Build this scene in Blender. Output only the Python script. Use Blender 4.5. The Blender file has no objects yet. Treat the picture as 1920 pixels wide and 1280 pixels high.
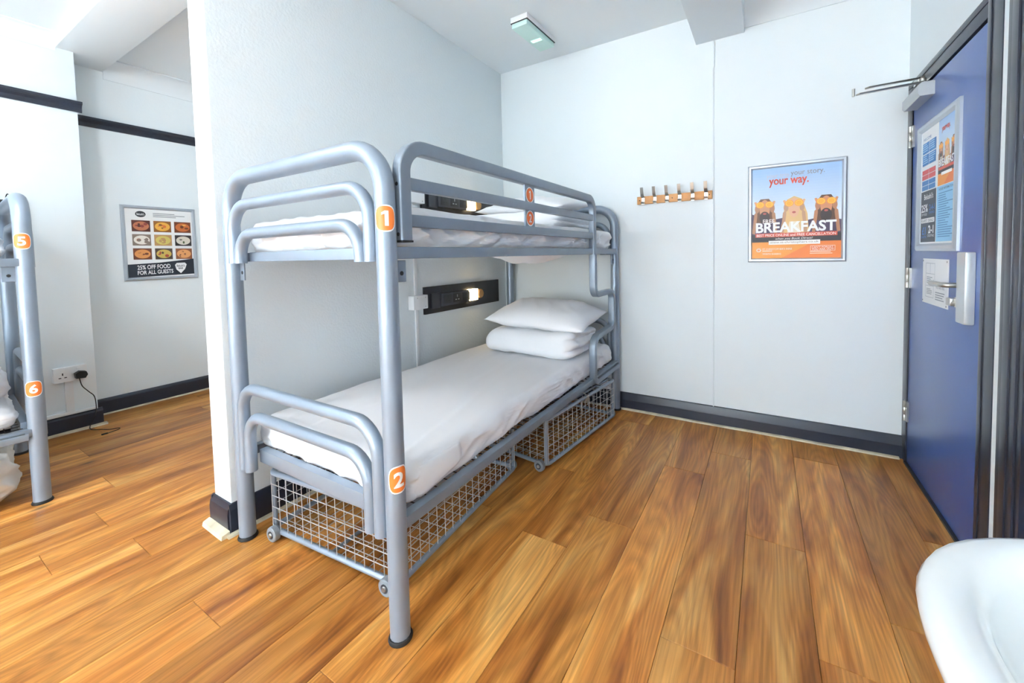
import bpy, bmesh, math, random
from mathutils import Vector, Matrix, noise
random.seed(7)
PI = math.pi
scene = bpy.context.scene
C = scene.collection

# ------------------------------------------------------------------ camera
CAM_H = 1.17
F_PX, CX, CY = 752.88, 998.18, 511.32          # focal length / principal point in the 1920x1280 frame
ROWS = ((0.86383646, 0.50335841, -0.02041742),
        (0.00478086, -0.0487184, -0.99880111),
        (-0.50374965, 0.86270321, -0.04449122))  # camera right, down, forward in world axes
cam_data = bpy.data.cameras.new('camera')
cam = bpy.data.objects.new('camera', cam_data)
C.objects.link(cam)
r_, d_, f_ = (Vector(v) for v in ROWS)
m = Matrix.Identity(4)
for i in range(3):
    m[i][0], m[i][1], m[i][2] = r_[i], -d_[i], -f_[i]
m[2][3] = CAM_H
cam.matrix_world = m
cam_data.sensor_width = 36.0
cam_data.sensor_fit = 'HORIZONTAL'
cam_data.lens = 36.0 * F_PX / 1920.0
cam_data.shift_x = (960.0 - CX) / 1920.0
cam_data.shift_y = (CY - 640.0) / 1920.0
cam_data.clip_start = 0.02
scene.camera = cam

# ------------------------------------------------------------------ world, daylight, exposure
w = bpy.data.worlds.new('world')
scene.world = w
w.use_nodes = True
w.node_tree.nodes['Background'].inputs[0].default_value = (0.86, 0.93, 1.0, 1)
w.node_tree.nodes['Background'].inputs[1].default_value = 1.2
vs = scene.view_settings
vs.view_transform = 'Standard'
vs.look = 'None'
vs.gamma = 1.0
vs.exposure = 0.9
scene.cycles.diffuse_bounces = 5
scene.cycles.max_bounces = 8
vs.use_curve_mapping = False

def area_light(name, loc, rot, sx, sy, power, color):
    l = bpy.data.lights.new(name, 'AREA')
    l.shape = 'RECTANGLE'
    l.size, l.size_y, l.energy, l.color = sx, sy, power, color
    o = bpy.data.objects.new(name, l)
    o.location, o.rotation_euler = loc, rot
    C.objects.link(o)
    return o
# daylight entering by the two windows in the wall behind the camera
DAY = (0.89, 0.965, 1.0)
for wx, pw in ((-3.05, 430), (-0.75, 490)):
    area_light('window_daylight', (wx, -3.9, 1.25), (PI / 2, 0, PI), 1.5, 1.6, pw, DAY)
# unseen fill globes added behind the camera: position, emission strength, label
FILL_LAMPS = ((-0.8, -1.2, 14, 'added unseen opal fill globe on the wash basin side of the room'),
         (-2.4, -0.3, 38, 'added unseen opal fill globe on the side of the bunk numbered 5'))

# ------------------------------------------------------------------ materials
def lin(c):
    return tuple(((v / 255) / 12.92 if v / 255 <= 0.04045 else ((v / 255 + 0.055) / 1.055) ** 2.4) for v in c)

MATS = {}
def mat(name, rgb, rough=0.5, metal=0.0, bump=0.0, bscale=60.0, emit=None, estr=0.0, var=0.0, spec=0.5, vscale=6.0, alpha=None, trans=0.0):
    if name in MATS:
        return MATS[name]
    mm = bpy.data.materials.new(name)
    mm.use_nodes = True
    nt = mm.node_tree
    b = nt.nodes['Principled BSDF']
    col = lin(rgb)
    b.inputs['Base Color'].default_value = (*col, 1)
    b.inputs['Roughness'].default_value = rough
    b.inputs['Metallic'].default_value = metal
    b.inputs['Specular IOR Level'].default_value = spec
    b.inputs['Transmission Weight'].default_value = trans
    if emit:
        b.inputs['Emission Color'].default_value = (*lin(emit), 1)
        b.inputs['Emission Strength'].default_value = estr
    tc = nt.nodes.new('ShaderNodeTexCoord')
    if bump:
        n = nt.nodes.new('ShaderNodeTexNoise')
        n.inputs['Scale'].default_value = bscale
        n.inputs['Detail'].default_value = 3
        nt.links.new(tc.outputs['Object'], n.inputs['Vector'])
        bp = nt.nodes.new('ShaderNodeBump')
        bp.inputs['Strength'].default_value = bump
        bp.inputs['Distance'].default_value = 0.004
        nt.links.new(n.outputs['Fac'], bp.inputs['Height'])
        nt.links.new(bp.outputs['Normal'], b.inputs['Normal'])
    if var:
        n2 = nt.nodes.new('ShaderNodeTexNoise')
        n2.inputs['Scale'].default_value = vscale
        n2.inputs['Detail'].default_value = 4
        nt.links.new(tc.outputs['Object'], n2.inputs['Vector'])
        mr = nt.nodes.new('ShaderNodeMapRange')
        mr.inputs['From Min'].default_value = 0.3
        mr.inputs['From Max'].default_value = 0.7
        mr.inputs['To Min'].default_value = 1 - var
        mr.inputs['To Max'].default_value = 1 + var
        nt.links.new(n2.outputs['Fac'], mr.inputs['Value'])
        mx = nt.nodes.new('ShaderNodeVectorMath')
        mx.operation = 'SCALE'
        mx.inputs[0].default_value = col
        nt.links.new(mr.outputs['Result'], mx.inputs['Scale'])
        nt.links.new(mx.outputs['Vector'], b.inputs['Base Color'])
    MATS[name] = mm
    return mm

M_WALL = mat('white_wall_paint', (231, 239, 243), 0.6, bump=0.12, bscale=55, spec=0.3)
M_ROUGH = mat('textured_white_wall_paint', (229, 236, 239), 0.6, bump=0.45, bscale=85, spec=0.3)
M_CEIL = mat('white_ceiling_paint', (232, 239, 243), 0.75, bump=0.05, bscale=30, spec=0.2)
M_DARK = mat('dark_slate_gloss_paint', (40, 45, 58), 0.28, bump=0.06, bscale=25, var=0.12)
M_NAVY = mat('navy_door_paint', (50, 84, 152), 0.34, bump=0.03, bscale=14, var=0.06, vscale=3, spec=0.5)
M_NAVY.node_tree.nodes['Principled BSDF'].inputs['Coat Weight'].default_value = 0.45
M_NAVY.node_tree.nodes['Principled BSDF'].inputs['Coat Roughness'].default_value = 0.3
M_STEEL = mat('silver_grey_tube_paint', (144, 157, 172), 0.33, metal=0.35, var=0.04, vscale=9)
M_STEEL2 = mat('silver_grey_bar_paint', (132, 144, 157), 0.36, metal=0.35, var=0.05, vscale=9)
M_WIRE = mat('zinc_wire', (186, 189, 191), 0.4, metal=0.5)
M_BLACKWIRE = mat('dark_base_wire', (50, 52, 56), 0.5, metal=0.3)
M_RUB = mat('black_rubber', (28, 29, 31), 0.6)
M_WHEEL = mat('grey_wheel_rubber', (128, 134, 140), 0.5)
M_CHROME = mat('brushed_metal', (190, 190, 186), 0.28, metal=0.9)
M_SHEET = mat('white_cotton', (238, 239, 242), 0.85, bump=0.1, bscale=240, spec=0.15)
M_PILLOW = mat('white_pillow_cotton', (242, 243, 246), 0.85, bump=0.08, bscale=240, spec=0.15)
M_PLASTIC = mat('white_plastic', (232, 234, 236), 0.35)
M_BLACK = mat('black_panel_laminate', (32, 34, 40), 0.4)
M_BLACK2 = mat('charcoal_plastic', (52, 55, 62), 0.35)
M_GLOW = mat('warm_lamp_glow', (255, 240, 210), 0.5, emit=(255, 226, 170), estr=9.0)
M_GREEN = mat('green_tinted_diffuser', (200, 222, 219), 0.25, emit=(120, 235, 205), estr=0.05)
M_GREENLED = mat('green_tube_glow', (190, 255, 236), 0.4, emit=(150, 255, 225), estr=1.6)
M_ORANGE = mat('orange_sticker', (240, 128, 52), 0.4)
M_WHITEP = mat('white_print', (246, 246, 246), 0.45)
M_CERAMIC = mat('white_glazed_ceramic', (226, 231, 233), 0.12, spec=0.6)
M_SILVER = mat('silver_snap_frame', (190, 197, 206), 0.3, metal=0.55)
M_RACK = mat('oak_rack_board', (196, 138, 78), 0.45, var=0.18, vscale=18)
M_CREAM = mat('cream_sealant_strip', (205, 194, 168), 0.7, bump=0.4, bscale=60, var=0.2, vscale=14)
M_GLASS = mat('window_glass', (255, 255, 255), 0.02, trans=1.0)

def wood_floor():
    mm = bpy.data.materials.new('honey_oak_plank')
    mm.use_nodes = True
    nt = mm.node_tree
    N, L = nt.nodes, nt.links
    b = N['Principled BSDF']
    tc = N.new('ShaderNodeTexCoord')
    oi = N.new('ShaderNodeObjectInfo')
    rnd = N.new('ShaderNodeVectorMath'); rnd.operation = 'SCALE'
    comb = N.new('ShaderNodeCombineXYZ')
    comb.inputs[0].default_value = 3.1; comb.inputs[1].default_value = 37.0; comb.inputs[2].default_value = 91.0
    L.new(comb.outputs[0], rnd.inputs[0]); L.new(oi.outputs['Random'], rnd.inputs['Scale'])
    add = N.new('ShaderNodeVectorMath'); add.operation = 'ADD'
    L.new(tc.outputs['Object'], add.inputs[0]); L.new(rnd.outputs[0], add.inputs[1])
    def mapping(sx, sy, src=add):
        mp = N.new('ShaderNodeMapping')
        mp.inputs['Scale'].default_value = (sx, sy, 1)
        L.new(src.outputs[0], mp.inputs['Vector'])
        return mp
    # broad heart/sap figure
    n1 = N.new('ShaderNodeTexNoise'); n1.inputs['Scale'].default_value = 1.0; n1.inputs['Detail'].default_value = 3; n1.inputs['Distortion'].default_value = 0.9
    L.new(mapping(9, 1.1).outputs[0], n1.inputs['Vector'])
    # contour rings of the same field give the cathedral grain
    ml = N.new('ShaderNodeMath'); ml.operation = 'MULTIPLY'; ml.inputs[1].default_value = 24.0
    nl = N.new('ShaderNodeTexNoise'); nl.inputs['Scale'].default_value = 1.0; nl.inputs['Detail'].default_value = 1.5
    L.new(mapping(5.5, 0.75).outputs[0], nl.inputs['Vector'])
    L.new(nl.outputs['Fac'], ml.inputs[0])
    fr = N.new('ShaderNodeMath'); fr.operation = 'PINGPONG'; fr.inputs[1].default_value = 0.5
    L.new(ml.outputs[0], fr.inputs[0])
    # fine fibre streaks
    n2 = N.new('ShaderNodeTexNoise'); n2.inputs['Scale'].default_value = 1.0; n2.inputs['Detail'].default_value = 5; n2.inputs['Roughness'].default_value = 0.65
    L.new(mapping(150, 3.0).outputs[0], n2.inputs['Vector'])
    r1 = N.new('ShaderNodeValToRGB')
    e = r1.color_ramp.elements
    e[0].position, e[0].color = 0.26, (*lin((128, 70, 28)), 1)
    e[1].position, e[1].color = 0.74, (*lin((230, 176, 102)), 1)
    k = e.new(0.42); k.color = (*lin((178, 110, 46)), 1)
    k = e.new(0.56); k.color = (*lin((208, 142, 68)), 1)
    L.new(n1.outputs['Fac'], r1.inputs['Fac'])
    def mulrange(val, lo, hi, tlo, thi):
        mr = N.new('ShaderNodeMapRange')
        mr.inputs['From Min'].default_value, mr.inputs['From Max'].default_value = lo, hi
        mr.inputs['To Min'].default_value, mr.inputs['To Max'].default_value = tlo, thi
        L.new(val, mr.inputs['Value'])
        return mr.outputs['Result']
    def scale(colsock, valsock):
        s = N.new('ShaderNodeVectorMath'); s.operation = 'SCALE'
        L.new(colsock, s.inputs[0]); L.new(valsock, s.inputs['Scale'])
        return s.outputs[0]
    c = scale(r1.outputs['Color'], mulrange(fr.outputs[0], 0, 0.5, 0.80, 1.08))
    c = scale(c, mulrange(n2.outputs['Fac'], 0.3, 0.7, 0.72, 1.16))
    c = scale(c, mulrange(oi.outputs['Random'], 0, 1, 0.78, 1.14))
    # sparse dark knots
    vo = N.new('ShaderNodeTexVoronoi'); vo.inputs['Scale'].default_value = 1.0; vo.inputs['Randomness'].default_value = 1.0
    L.new(mapping(5.0, 2.2).outputs[0], vo.inputs['Vector'])
    sep = N.new('ShaderNodeSeparateColor'); L.new(vo.outputs['Color'], sep.inputs[0])
    gate = N.new('ShaderNodeMath'); gate.operation = 'GREATER_THAN'; gate.inputs[1].default_value = 0.62
    L.new(sep.outputs[0], gate.inputs[0])
    kn = mulrange(vo.outputs['Distance'], 0.03, 0.11, 0.62, 0.0)
    km = N.new('ShaderNodeMath'); km.operation = 'MULTIPLY'
    L.new(kn, km.inputs[0]); L.new(gate.outputs[0], km.inputs[1])
    one = N.new('ShaderNodeMath'); one.operation = 'SUBTRACT'; one.inputs[0].default_value = 1.0
    L.new(km.outputs[0], one.inputs[1])
    c = scale(c, one.outputs[0])
    L.new(c, b.inputs['Base Color'])
    b.inputs['Roughness'].default_value = 0.33
    b.inputs['Specular IOR Level'].default_value = 0.36
    bp = N.new('ShaderNodeBump'); bp.inputs['Strength'].default_value = 0.12; bp.inputs['Distance'].default_value = 0.002
    L.new(n2.outputs['Fac'], bp.inputs['Height']); L.new(bp.outputs['Normal'], b.inputs['Normal'])
    return mm
M_WOOD = wood_floor()

# ------------------------------------------------------------------ mesh helpers
class MB:
    """collects geometry for one mesh object"""
    def __init__(s):
        s.v, s.f, s.mi, s.mats = [], [], [], []
    def _m(s, material):
        if material is None:
            return 0
        if material not in s.mats:
            s.mats.append(material)
        return s.mats.index(material)
    def add(s, verts, faces, material=None):
        o = len(s.v)
        k = s._m(material)
        s.v += [tuple(p) for p in verts]
        for fc in faces:
            s.f.append(tuple(i + o for i in fc))
            s.mi.append(k)
    def box(s, lo, hi, bevel=0.0, material=None):
        x0, y0, z0 = lo
        x1, y1, z1 = hi
        if bevel <= 0:
            s.add([(x0, y0, z0), (x1, y0, z0), (x1, y1, z0), (x0, y1, z0), (x0, y0, z1), (x1, y0, z1), (x1, y1, z1), (x0, y1, z1)],
                  [(3, 2, 1, 0), (4, 5, 6, 7), (0, 1, 5, 4), (1, 2, 6, 5), (2, 3, 7, 6), (3, 0, 4, 7)], material)
            return
        bm = bmesh.new()
        bmesh.ops.create_cube(bm, size=1.0)
        for v in bm.verts:
            v.co = Vector(((x0 + x1) / 2 + v.co.x * (x1 - x0), (y0 + y1) / 2 + v.co.y * (y1 - y0), (z0 + z1) / 2 + v.co.z * (z1 - z0)))
        bmesh.ops.bevel(bm, geom=list(bm.edges), offset=bevel, segments=2, affect='EDGES', profile=0.6)
        s.bm(bm, material)
    def bm(s, bm, material=None):
        bm.verts.index_update()
        s.add([v.co.copy() for v in bm.verts], [[v.index for v in fc.verts] for fc in bm.faces], material)
        bm.free()
    def sweep(s, pts, profile, ref=None, closed=False, material=None, caps=True):
        """sweep a closed 2D profile (a, b) along a 3D path; ref fixes the a axis"""
        pts = [Vector(p) for p in pts]
        n = len(pts)
        rings = []
        prev = None
        for i, p in enumerate(pts):
            a = pts[i - 1] if (i > 0 or closed) else pts[i]
            c = pts[(i + 1) % n] if (i < n - 1 or closed) else pts[i]
            t = (c - a).normalized()
            if ref is not None:
                u = Vector(ref)
                u = (u - t * u.dot(t)).normalized()
            else:
                if prev is None:
                    u = t.orthogonal().normalized()
                else:
                    u = (prev - t * prev.dot(t)).normalized()
                prev = u
            b = t.cross(u)
            # mitre so that the section keeps its width in corners
            k = 1.0
            if 0 < i < n - 1 or closed:
                t1 = (p - a).normalized()
                k = 1.0 / max(0.5, t1.dot(t)) if (p - a).length > 1e-9 else 1.0
            rings.append([p + u * x + b * (y * k if ref is not None else y) for x, y in profile])
        q = len(profile)
        verts = [v for r in rings for v in r]
        faces = []
        for i in range(n if closed else n - 1):
            j = (i + 1) % n
            for k in range(q):
                l = (k + 1) % q
                faces.append((i * q + k, i * q + l, j * q + l, j * q + k))
        if caps and not closed:
            faces.append(tuple(range(q - 1, -1, -1)))
            faces.append(tuple((n - 1) * q + k for k in range(q)))
        s.add(verts, faces, material)
    def tube(s, pts, r, seg=14, closed=False, material=None):
        s.sweep(pts, [(r * math.cos(2 * PI * k / seg), r * math.sin(2 * PI * k / seg)) for k in range(seg)], closed=closed, material=material)
    def lathe(s, prof, centre, axis='Z', seg=24, material=None):
        verts, faces = [], []
        cx, cy, cz = centre
        n = len(prof)
        for k in range(seg):
            a = 2 * PI * k / seg
            for r, h in prof:
                if axis == 'Z':
                    verts.append((cx + r * math.cos(a), cy + r * math.sin(a), cz + h))
                elif axis == 'Y':
                    verts.append((cx + r * math.cos(a), cy + h, cz - r * math.sin(a)))
                else:
                    verts.append((cx + h, cy + r * math.cos(a), cz + r * math.sin(a)))
        for k in range(seg):
            l = (k + 1) % seg
            for i in range(n - 1):
                faces.append((k * n + i, l * n + i, l * n + i + 1, k * n + i + 1))
        s.add(verts, faces, material)
    def prism(s, poly, fn, t, material=None):
        """extrude a 2D polygon; fn(a, b, h) gives the 3D point"""
        n = len(poly)
        s.add([fn(a, b, 0) for a, b in poly] + [fn(a, b, t) for a, b in poly],
              [tuple(range(n - 1, -1, -1)), tuple(range(n, 2 * n))] + [(i, (i + 1) % n, n + (i + 1) % n, n + i) for i in range(n)], material)
    def build(s, name, material=None, parent=None, smooth=True, angle=40):
        me = bpy.data.meshes.new(name)
        me.from_pydata(s.v, [], s.f)
        if s.mats:
            for q in s.mats:
                me.materials.append(q)
            me.polygons.foreach_set('material_index', s.mi)
        elif material:
            me.materials.append(material)
        bm = bmesh.new()
        bm.from_mesh(me)
        bmesh.ops.remove_doubles(bm, verts=bm.verts, dist=1e-6)
        bmesh.ops.recalc_face_normals(bm, faces=bm.faces)
        bm.to_mesh(me)
        bm.free()
        if smooth:
            me.shade_smooth()
            me.set_sharp_from_angle(angle=math.radians(angle))
        o = bpy.data.objects.new(name, me)
        C.objects.link(o)
        if parent:
            o.parent = parent
        return o

def tag(o, label=None, cat=None, group=None, kind=None):
    if label: o['label'] = label
    if cat: o['category'] = cat
    if group: o['group'] = group
    if kind: o['kind'] = kind
    return o
def thing(name, label, cat, loc=(0, 0, 0), rz=0.0, group=None):
    o = bpy.data.objects.new(name, None)
    o.empty_display_size = 0.1
    o.location = loc
    o.rotation_euler = (0, 0, rz)
    C.objects.link(o)
    return tag(o, label, cat, group)
def copy_tree(o, parent=None):
    c = o.copy()
    C.objects.link(c)
    c.parent = parent
    for ch in list(o.children):
        copy_tree(ch, c)
    return c
def struct(name, mb, material, parent=None):
    o = mb.build(name, material, parent)
    if parent is None:
        o['kind'] = 'structure'
    return o
def simple_box(name, lo, hi, material, parent=None, bevel=0.0):
    b = MB(); b.box(lo, hi, bevel)
    return b.build(name, material, parent)
def sbox(name, lo, hi, material, bevel=0.0):
    b = MB(); b.box(lo, hi, bevel)
    return struct(name, b, material)
def fillet(pts, r, n=7):
    pts = [Vector(p) for p in pts]
    out = [pts[0]]
    for i in range(1, len(pts) - 1):
        p, a, b = pts[i], pts[i - 1], pts[i + 1]
        u, v = (a - p).normalized(), (b - p).normalized()
        ang = u.angle(v)
        if ang > PI - 1e-3:
            out.append(p)
            continue
        rr = r[i - 1] if isinstance(r, (list, tuple)) else r
        d = min(rr / math.tan(ang / 2), (a - p).length * 0.999, (b - p).length * 0.999)
        re = d * math.tan(ang / 2)
        c = p + (u + v).normalized() * (re / math.sin(ang / 2))
        s, e = p + u * d - c, p + v * d - c
        tot = s.angle(e)
        for k in range(n + 1):
            t = k / n
            out.append(c + (s * math.sin((1 - t) * tot) + e * math.sin(t * tot)) / math.sin(tot))
    out.append(pts[-1])
    return out
def rrect(w, h, r, n=3):
    out = []
    for sx, sy, a0 in ((1, 1, 0), (-1, 1, PI / 2), (-1, -1, PI), (1, -1, 3 * PI / 2)):
        for k in range(n + 1):
            a = a0 + k / n * PI / 2
            out.append((sx * (w / 2 - r) + r * math.cos(a), sy * (h / 2 - r) + r * math.sin(a)))
    return out

_text_cache = {}
def text_mesh(s, bold=0.0, shear=0.0):
    """triangles of a string set in the built-in font, lower left at 0,0; returns verts, faces, width, height"""
    key = (s, bold, shear)
    if s == '1':
        v, f = [], []
        for k in range(11):
            v += [(0.2, k / 10), (0.32, k / 10), (0.44, k / 10)]
        for k in range(10):
            for c in (0, 1):
                f.append((3 * k + c, 3 * k + c + 1, 3 * k + c + 4, 3 * k + c + 3))
        v += [(0.0, 0.72), (0.0, 0.88), (0.1, 0.755), (0.1, 0.94), (0.2, 0.79), (0.2, 1.0)]
        f += [(33, 35, 36, 34), (35, 37, 38, 36)]
        return (v, f, 0.44, 1.0)
    if key not in _text_cache:
        cu = bpy.data.curves.new('lettering', 'FONT')
        cu.body = s
        cu.offset = bold
        cu.shear = shear
        cu.resolution_u = 3
        ob = bpy.data.objects.new('lettering', cu)
        C.objects.link(ob)
        dg = bpy.context.evaluated_depsgraph_get()
        me = bpy.data.meshes.new_from_object(ob.evaluated_get(dg))
        v = [(p.co.x, p.co.y) for p in me.vertices]
        f = [tuple(p.vertices) for p in me.polygons]
        bpy.data.objects.remove(ob)
        bpy.data.curves.remove(cu)
        bpy.data.meshes.remove(me)
        x0 = min(p[0] for p in v); y0 = min(p[1] for p in v)
        v = [(p[0] - x0, p[1] - y0) for p in v]
        _text_cache[key] = (v, f, max(p[0] for p in v), max(p[1] for p in v))
    return _text_cache[key]

def ink(rgb, rough=0.45):
    return mat('print_%02x%02x%02x' % tuple(rgb), rgb, rough)

class Sheet:
    """flat print on a surface: x, y in 0..1 from the upper left corner, layers a fraction of a millimetre apart"""
    def __init__(s, origin, ux, uy, n, w, h):
        s.o, s.ux, s.uy, s.n, s.w, s.h = Vector(origin), Vector(ux), Vector(uy), Vector(n), w, h
        s.bg, s.tx = MB(), MB()
    def P(s, x, y, layer):
        return s.o + s.ux * (x * s.w) - s.uy * (y * s.h) + s.n * (layer * 0.00035)
    def poly(s, pts, rgb, layer=1):
        s.bg.add([s.P(x, y, layer) for x, y in pts], [tuple(range(len(pts)))], ink(rgb))
    def rect(s, x0, y0, x1, y1, rgb, layer=1):
        s.poly([(x0, y1), (x1, y1), (x1, y0), (x0, y0)], rgb, layer)
    def oval(s, cx, cy, rx, ry, rgb, layer=2, n=20, a0=0.0, a1=2 * PI):
        s.poly([(cx + rx * math.cos(a0 + (a1 - a0) * k / n), cy - ry * math.sin(a0 + (a1 - a0) * k / n)) for k in range(n)], rgb, layer)
    def text(s, t, x0, y0, x1, y1, rgb, layer=4, bold=0.0, shear=0.0, skew=0.0):
        v, f, tw, th = text_mesh(t, bold, shear)
        s.tx.add([s.P(x0 + (x1 - x0) * a / tw, y1 + (y0 - y1) * b / th + skew * a / tw, layer) for a, b in v], f, ink(rgb))
    def lines(s, x0, y0, x1, y1, n, rgb, layer=3, jag=0.35):
        for i in range(n):
            y = y0 + (y1 - y0) * i / n
            e = x1 - (x1 - x0) * random.uniform(0, jag)
            s.bg.add([s.P(x0, y + (y1 - y0) / n * 0.45, layer), s.P(e, y + (y1 - y0) / n * 0.45, layer), s.P(e, y, layer), s.P(x0, y, layer)], [(0, 1, 2, 3)], ink(rgb))
    def build(s, parent, name='printed_sheet'):
        o = s.bg.build(name, None, parent, smooth=False)
        if s.tx.v:
            tag(s.tx.build('lettering', None, parent, smooth=False), kind='stuff')
        return o

# ------------------------------------------------------------------ room shell
CEIL = 2.73
XW, XW2, XR = -4.21, -4.46, 0.658       # left wall, recessed left wall, door wall
YB, YR = 2.93, -4.0                    # far wall, wall behind the camera
XP0, XP1, YP = -2.135, -1.985, 0.79    # partition

fl = sbox('floor', (XW2 - 0.1, YR - 0.1, -0.06), (XR + 0.12, YB + 0.1, -0.006), mat('dark_subfloor', (70, 48, 28), 0.8))
# individual planks
joints = {-0.89: 0.627, -2.53: 0.34, -2.735: 0.54, -0.685: 1.40, -0.48: 1.63, -0.275: 1.2, -0.07: 1.82, 0.135: 1.35, 0.34: 0.75, -1.095: 0.63}
PW, PL = 0.205, 1.3
col = -0.07 - PW * 22
pi_ = 0
known = {round(-0.89 - PW, 3): 0.627, round(-0.89, 3): 1.40, round(-0.685, 3): 1.63, round(-0.48, 3): 2.22, round(-0.275, 3): 1.2,
         round(-0.07, 3): 1.82, round(0.135, 3): 1.35}
while col < XR:
    x0, x1 = max(col, XW2), min(col + PW, XR + 0.1)
    if x1 - x0 > 0.01:
        off = None
        for k, v in known.items():
            if abs(k - col) < 0.02:
                off = v
        if abs(col + 2.53) < 0.03: off = 0.34
        if abs(col + 2.735) < 0.03: off = 0.54
        if off is None:
            off = random.uniform(0, PL)
        y = off - PL * math.ceil((off - YR) / PL)
        while y < YB:
            a, b = max(y, YR), min(y + PL, YB)
            if b - a > 0.02:
                g, ch = 0.0005, 0.0012
                xm, ym = (x0 + x1) / 2, (a + b) / 2
                hx, hy = (x1 - x0) / 2 - g, (b - a) / 2 - g
                pm = MB()
                vb = [(-hx, -hy, -0.006), (hx, -hy, -0.006), (hx, hy, -0.006), (-hx, hy, -0.006)]
                vm = [(x, yy, -ch) for x, yy, _ in vb]
                vt = [(math.copysign(abs(x) - ch, x), math.copysign(abs(yy) - ch, yy), 0) for x, yy, _ in vb]
                fcs = [(8, 9, 10, 11)]
                for i in range(4):
                    j = (i + 1) % 4
                    fcs += [(i, j, 4 + j, 4 + i), (4 + i, 4 + j, 8 + j, 8 + i)]
                pm.add(vb + vm + vt, fcs)
                po = pm.build('plank', M_WOOD, fl, smooth=False)
                po.location = (xm, ym, 0)
                pi_ += 1
            y += PL
    col += PW

sbox('ceiling', (XW2 - 0.1, YR - 0.1, CEIL), (XR + 0.12, YB + 0.1, CEIL + 0.1), M_CEIL)
sbox('wall_back', (XW2 - 0.1, YB, 0), (XR + 0.12, YB + 0.12, CEIL), M_WALL)
sbox('wall_partition', (XP0, YP, 0), (XP1, YB, CEIL), M_ROUGH, 0.004)
lw = MB()
lw.box((XW2 - 0.12, YR, 0), (XW, 0.885, CEIL), 0.003)
struct('wall_left', lw, M_WALL)
sbox('wall_left_recess', (XW2 - 0.12, 0.885, 0), (XW2, YB, CEIL), M_WALL)
# wall with the doors: pieces round the two openings
D1 = (1.92, 2.93); D2 = (0.98, 1.885); DH = 2.035
rw = MB()
rw.box((XR, YR, 0), (XR + 0.12, D2[0], CEIL))
rw.box((XR, D2[0], DH), (XR + 0.12, YB, CEIL))
rw.box((XR, D2[1], 0), (XR + 0.12, D1[0], DH))
struct('wall_right', rw, M_WALL)
# wall behind the camera with its two windows
WIN = ((-3.85, -2.25), (-1.55, 0.05))
bw = MB()
xs = [XW2 - 0.12] + [v for p in WIN for v in p] + [XR + 0.12]
for i in range(0, 6, 2):
    bw.box((xs[i], YR - 0.12, 0), (xs[i + 1], YR, CEIL))
for a, b in WIN:
    bw.box((a, YR - 0.12, 0), (b, YR, 0.4))
    bw.box((a, YR - 0.12, 2.1), (b, YR, CEIL))
struct('wall_rear', bw, M_WALL)
for i, (a, b) in enumerate(WIN):
    wf = MB()
    z0, z1 = 0.4, 2.1
    wf.box((a, YR - 0.09, z0), (b, YR - 0.04, z0 + 0.06)); wf.box((a, YR - 0.09, z1 - 0.06), (b, YR - 0.04, z1))
    wf.box((a, YR - 0.09, z0 + 0.06), (a + 0.06, YR - 0.04, z1 - 0.06)); wf.box((b - 0.06, YR - 0.09, z0 + 0.06), (b, YR - 0.04, z1 - 0.06))
    wf.box((a + 0.06, YR - 0.085, 1.23), (b - 0.06, YR - 0.045, 1.27))
    wo = struct('window_%d' % (i + 1), wf, M_PLASTIC)
    simple_box('pane', (a + 0.055, YR - 0.068, z0 + 0.055), (b - 0.055, YR - 0.062, 1.235), M_GLASS, wo)
    simple_box('pane', (a + 0.055, YR - 0.068, 1.265), (b - 0.055, YR - 0.062, z1 - 0.055), M_GLASS, wo)
    simple_box('window_sill', (a - 0.05, YR - 0.04, z0 - 0.035), (b + 0.05, YR + 0.12, z0), M_PLASTIC, wo, 0.004)
# beams and coving
sbox('trim_1', (-0.413, YR, 2.542), (-0.127, YB, CEIL), M_CEIL, 0.003)          # beam running to the far wall
sbox('trim_2', (XW2, 0.80, 2.655), (-0.413, 1.085, CEIL), M_CEIL, 0.003)         # cross beam over the partition end
def cove(name, p0, p1, inward, r, flip=1):
    """concave quarter-round moulding between wall and ceiling along p0-p1"""
    mb = MB()
    prof = [(0, 0), (0.006, 0)]
    for k in range(9):
        a = k / 8 * PI / 2
        prof.append((0.006 + r * (1 - math.cos(a)), 0.004 + r * math.sin(a)))
    prof += [(0.006 + r, r + 0.012), (0, r + 0.012)]
    p0, p1, iv = Vector(p0), Vector(p1), Vector(inward)
    n = len(prof)
    vs_ = [p + iv * a + Vector((0, 0, b)) for p in (p0, p1) for a, b in prof]
    mb.add(vs_, [tuple(range(n)), tuple(range(2 * n - 1, n - 1, -1))] + [(i, (i + 1) % n, n + (i + 1) % n, n + i) for i in range(n)])
    struct(name, mb, M_CEIL)
cove('trim_3', (-0.127, YB, 2.568), (XR, YB, 2.568), (0, -1, 0), 0.15)
cove('trim_4', (XW, YR, 2.63), (XW, 0.80, 2.63), (1, 0, 0), 0.088)
cove('trim_5', (XW2, 1.085, 2.6), (XW2, YB, 2.6), (1, 0, 0), 0.118)

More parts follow.
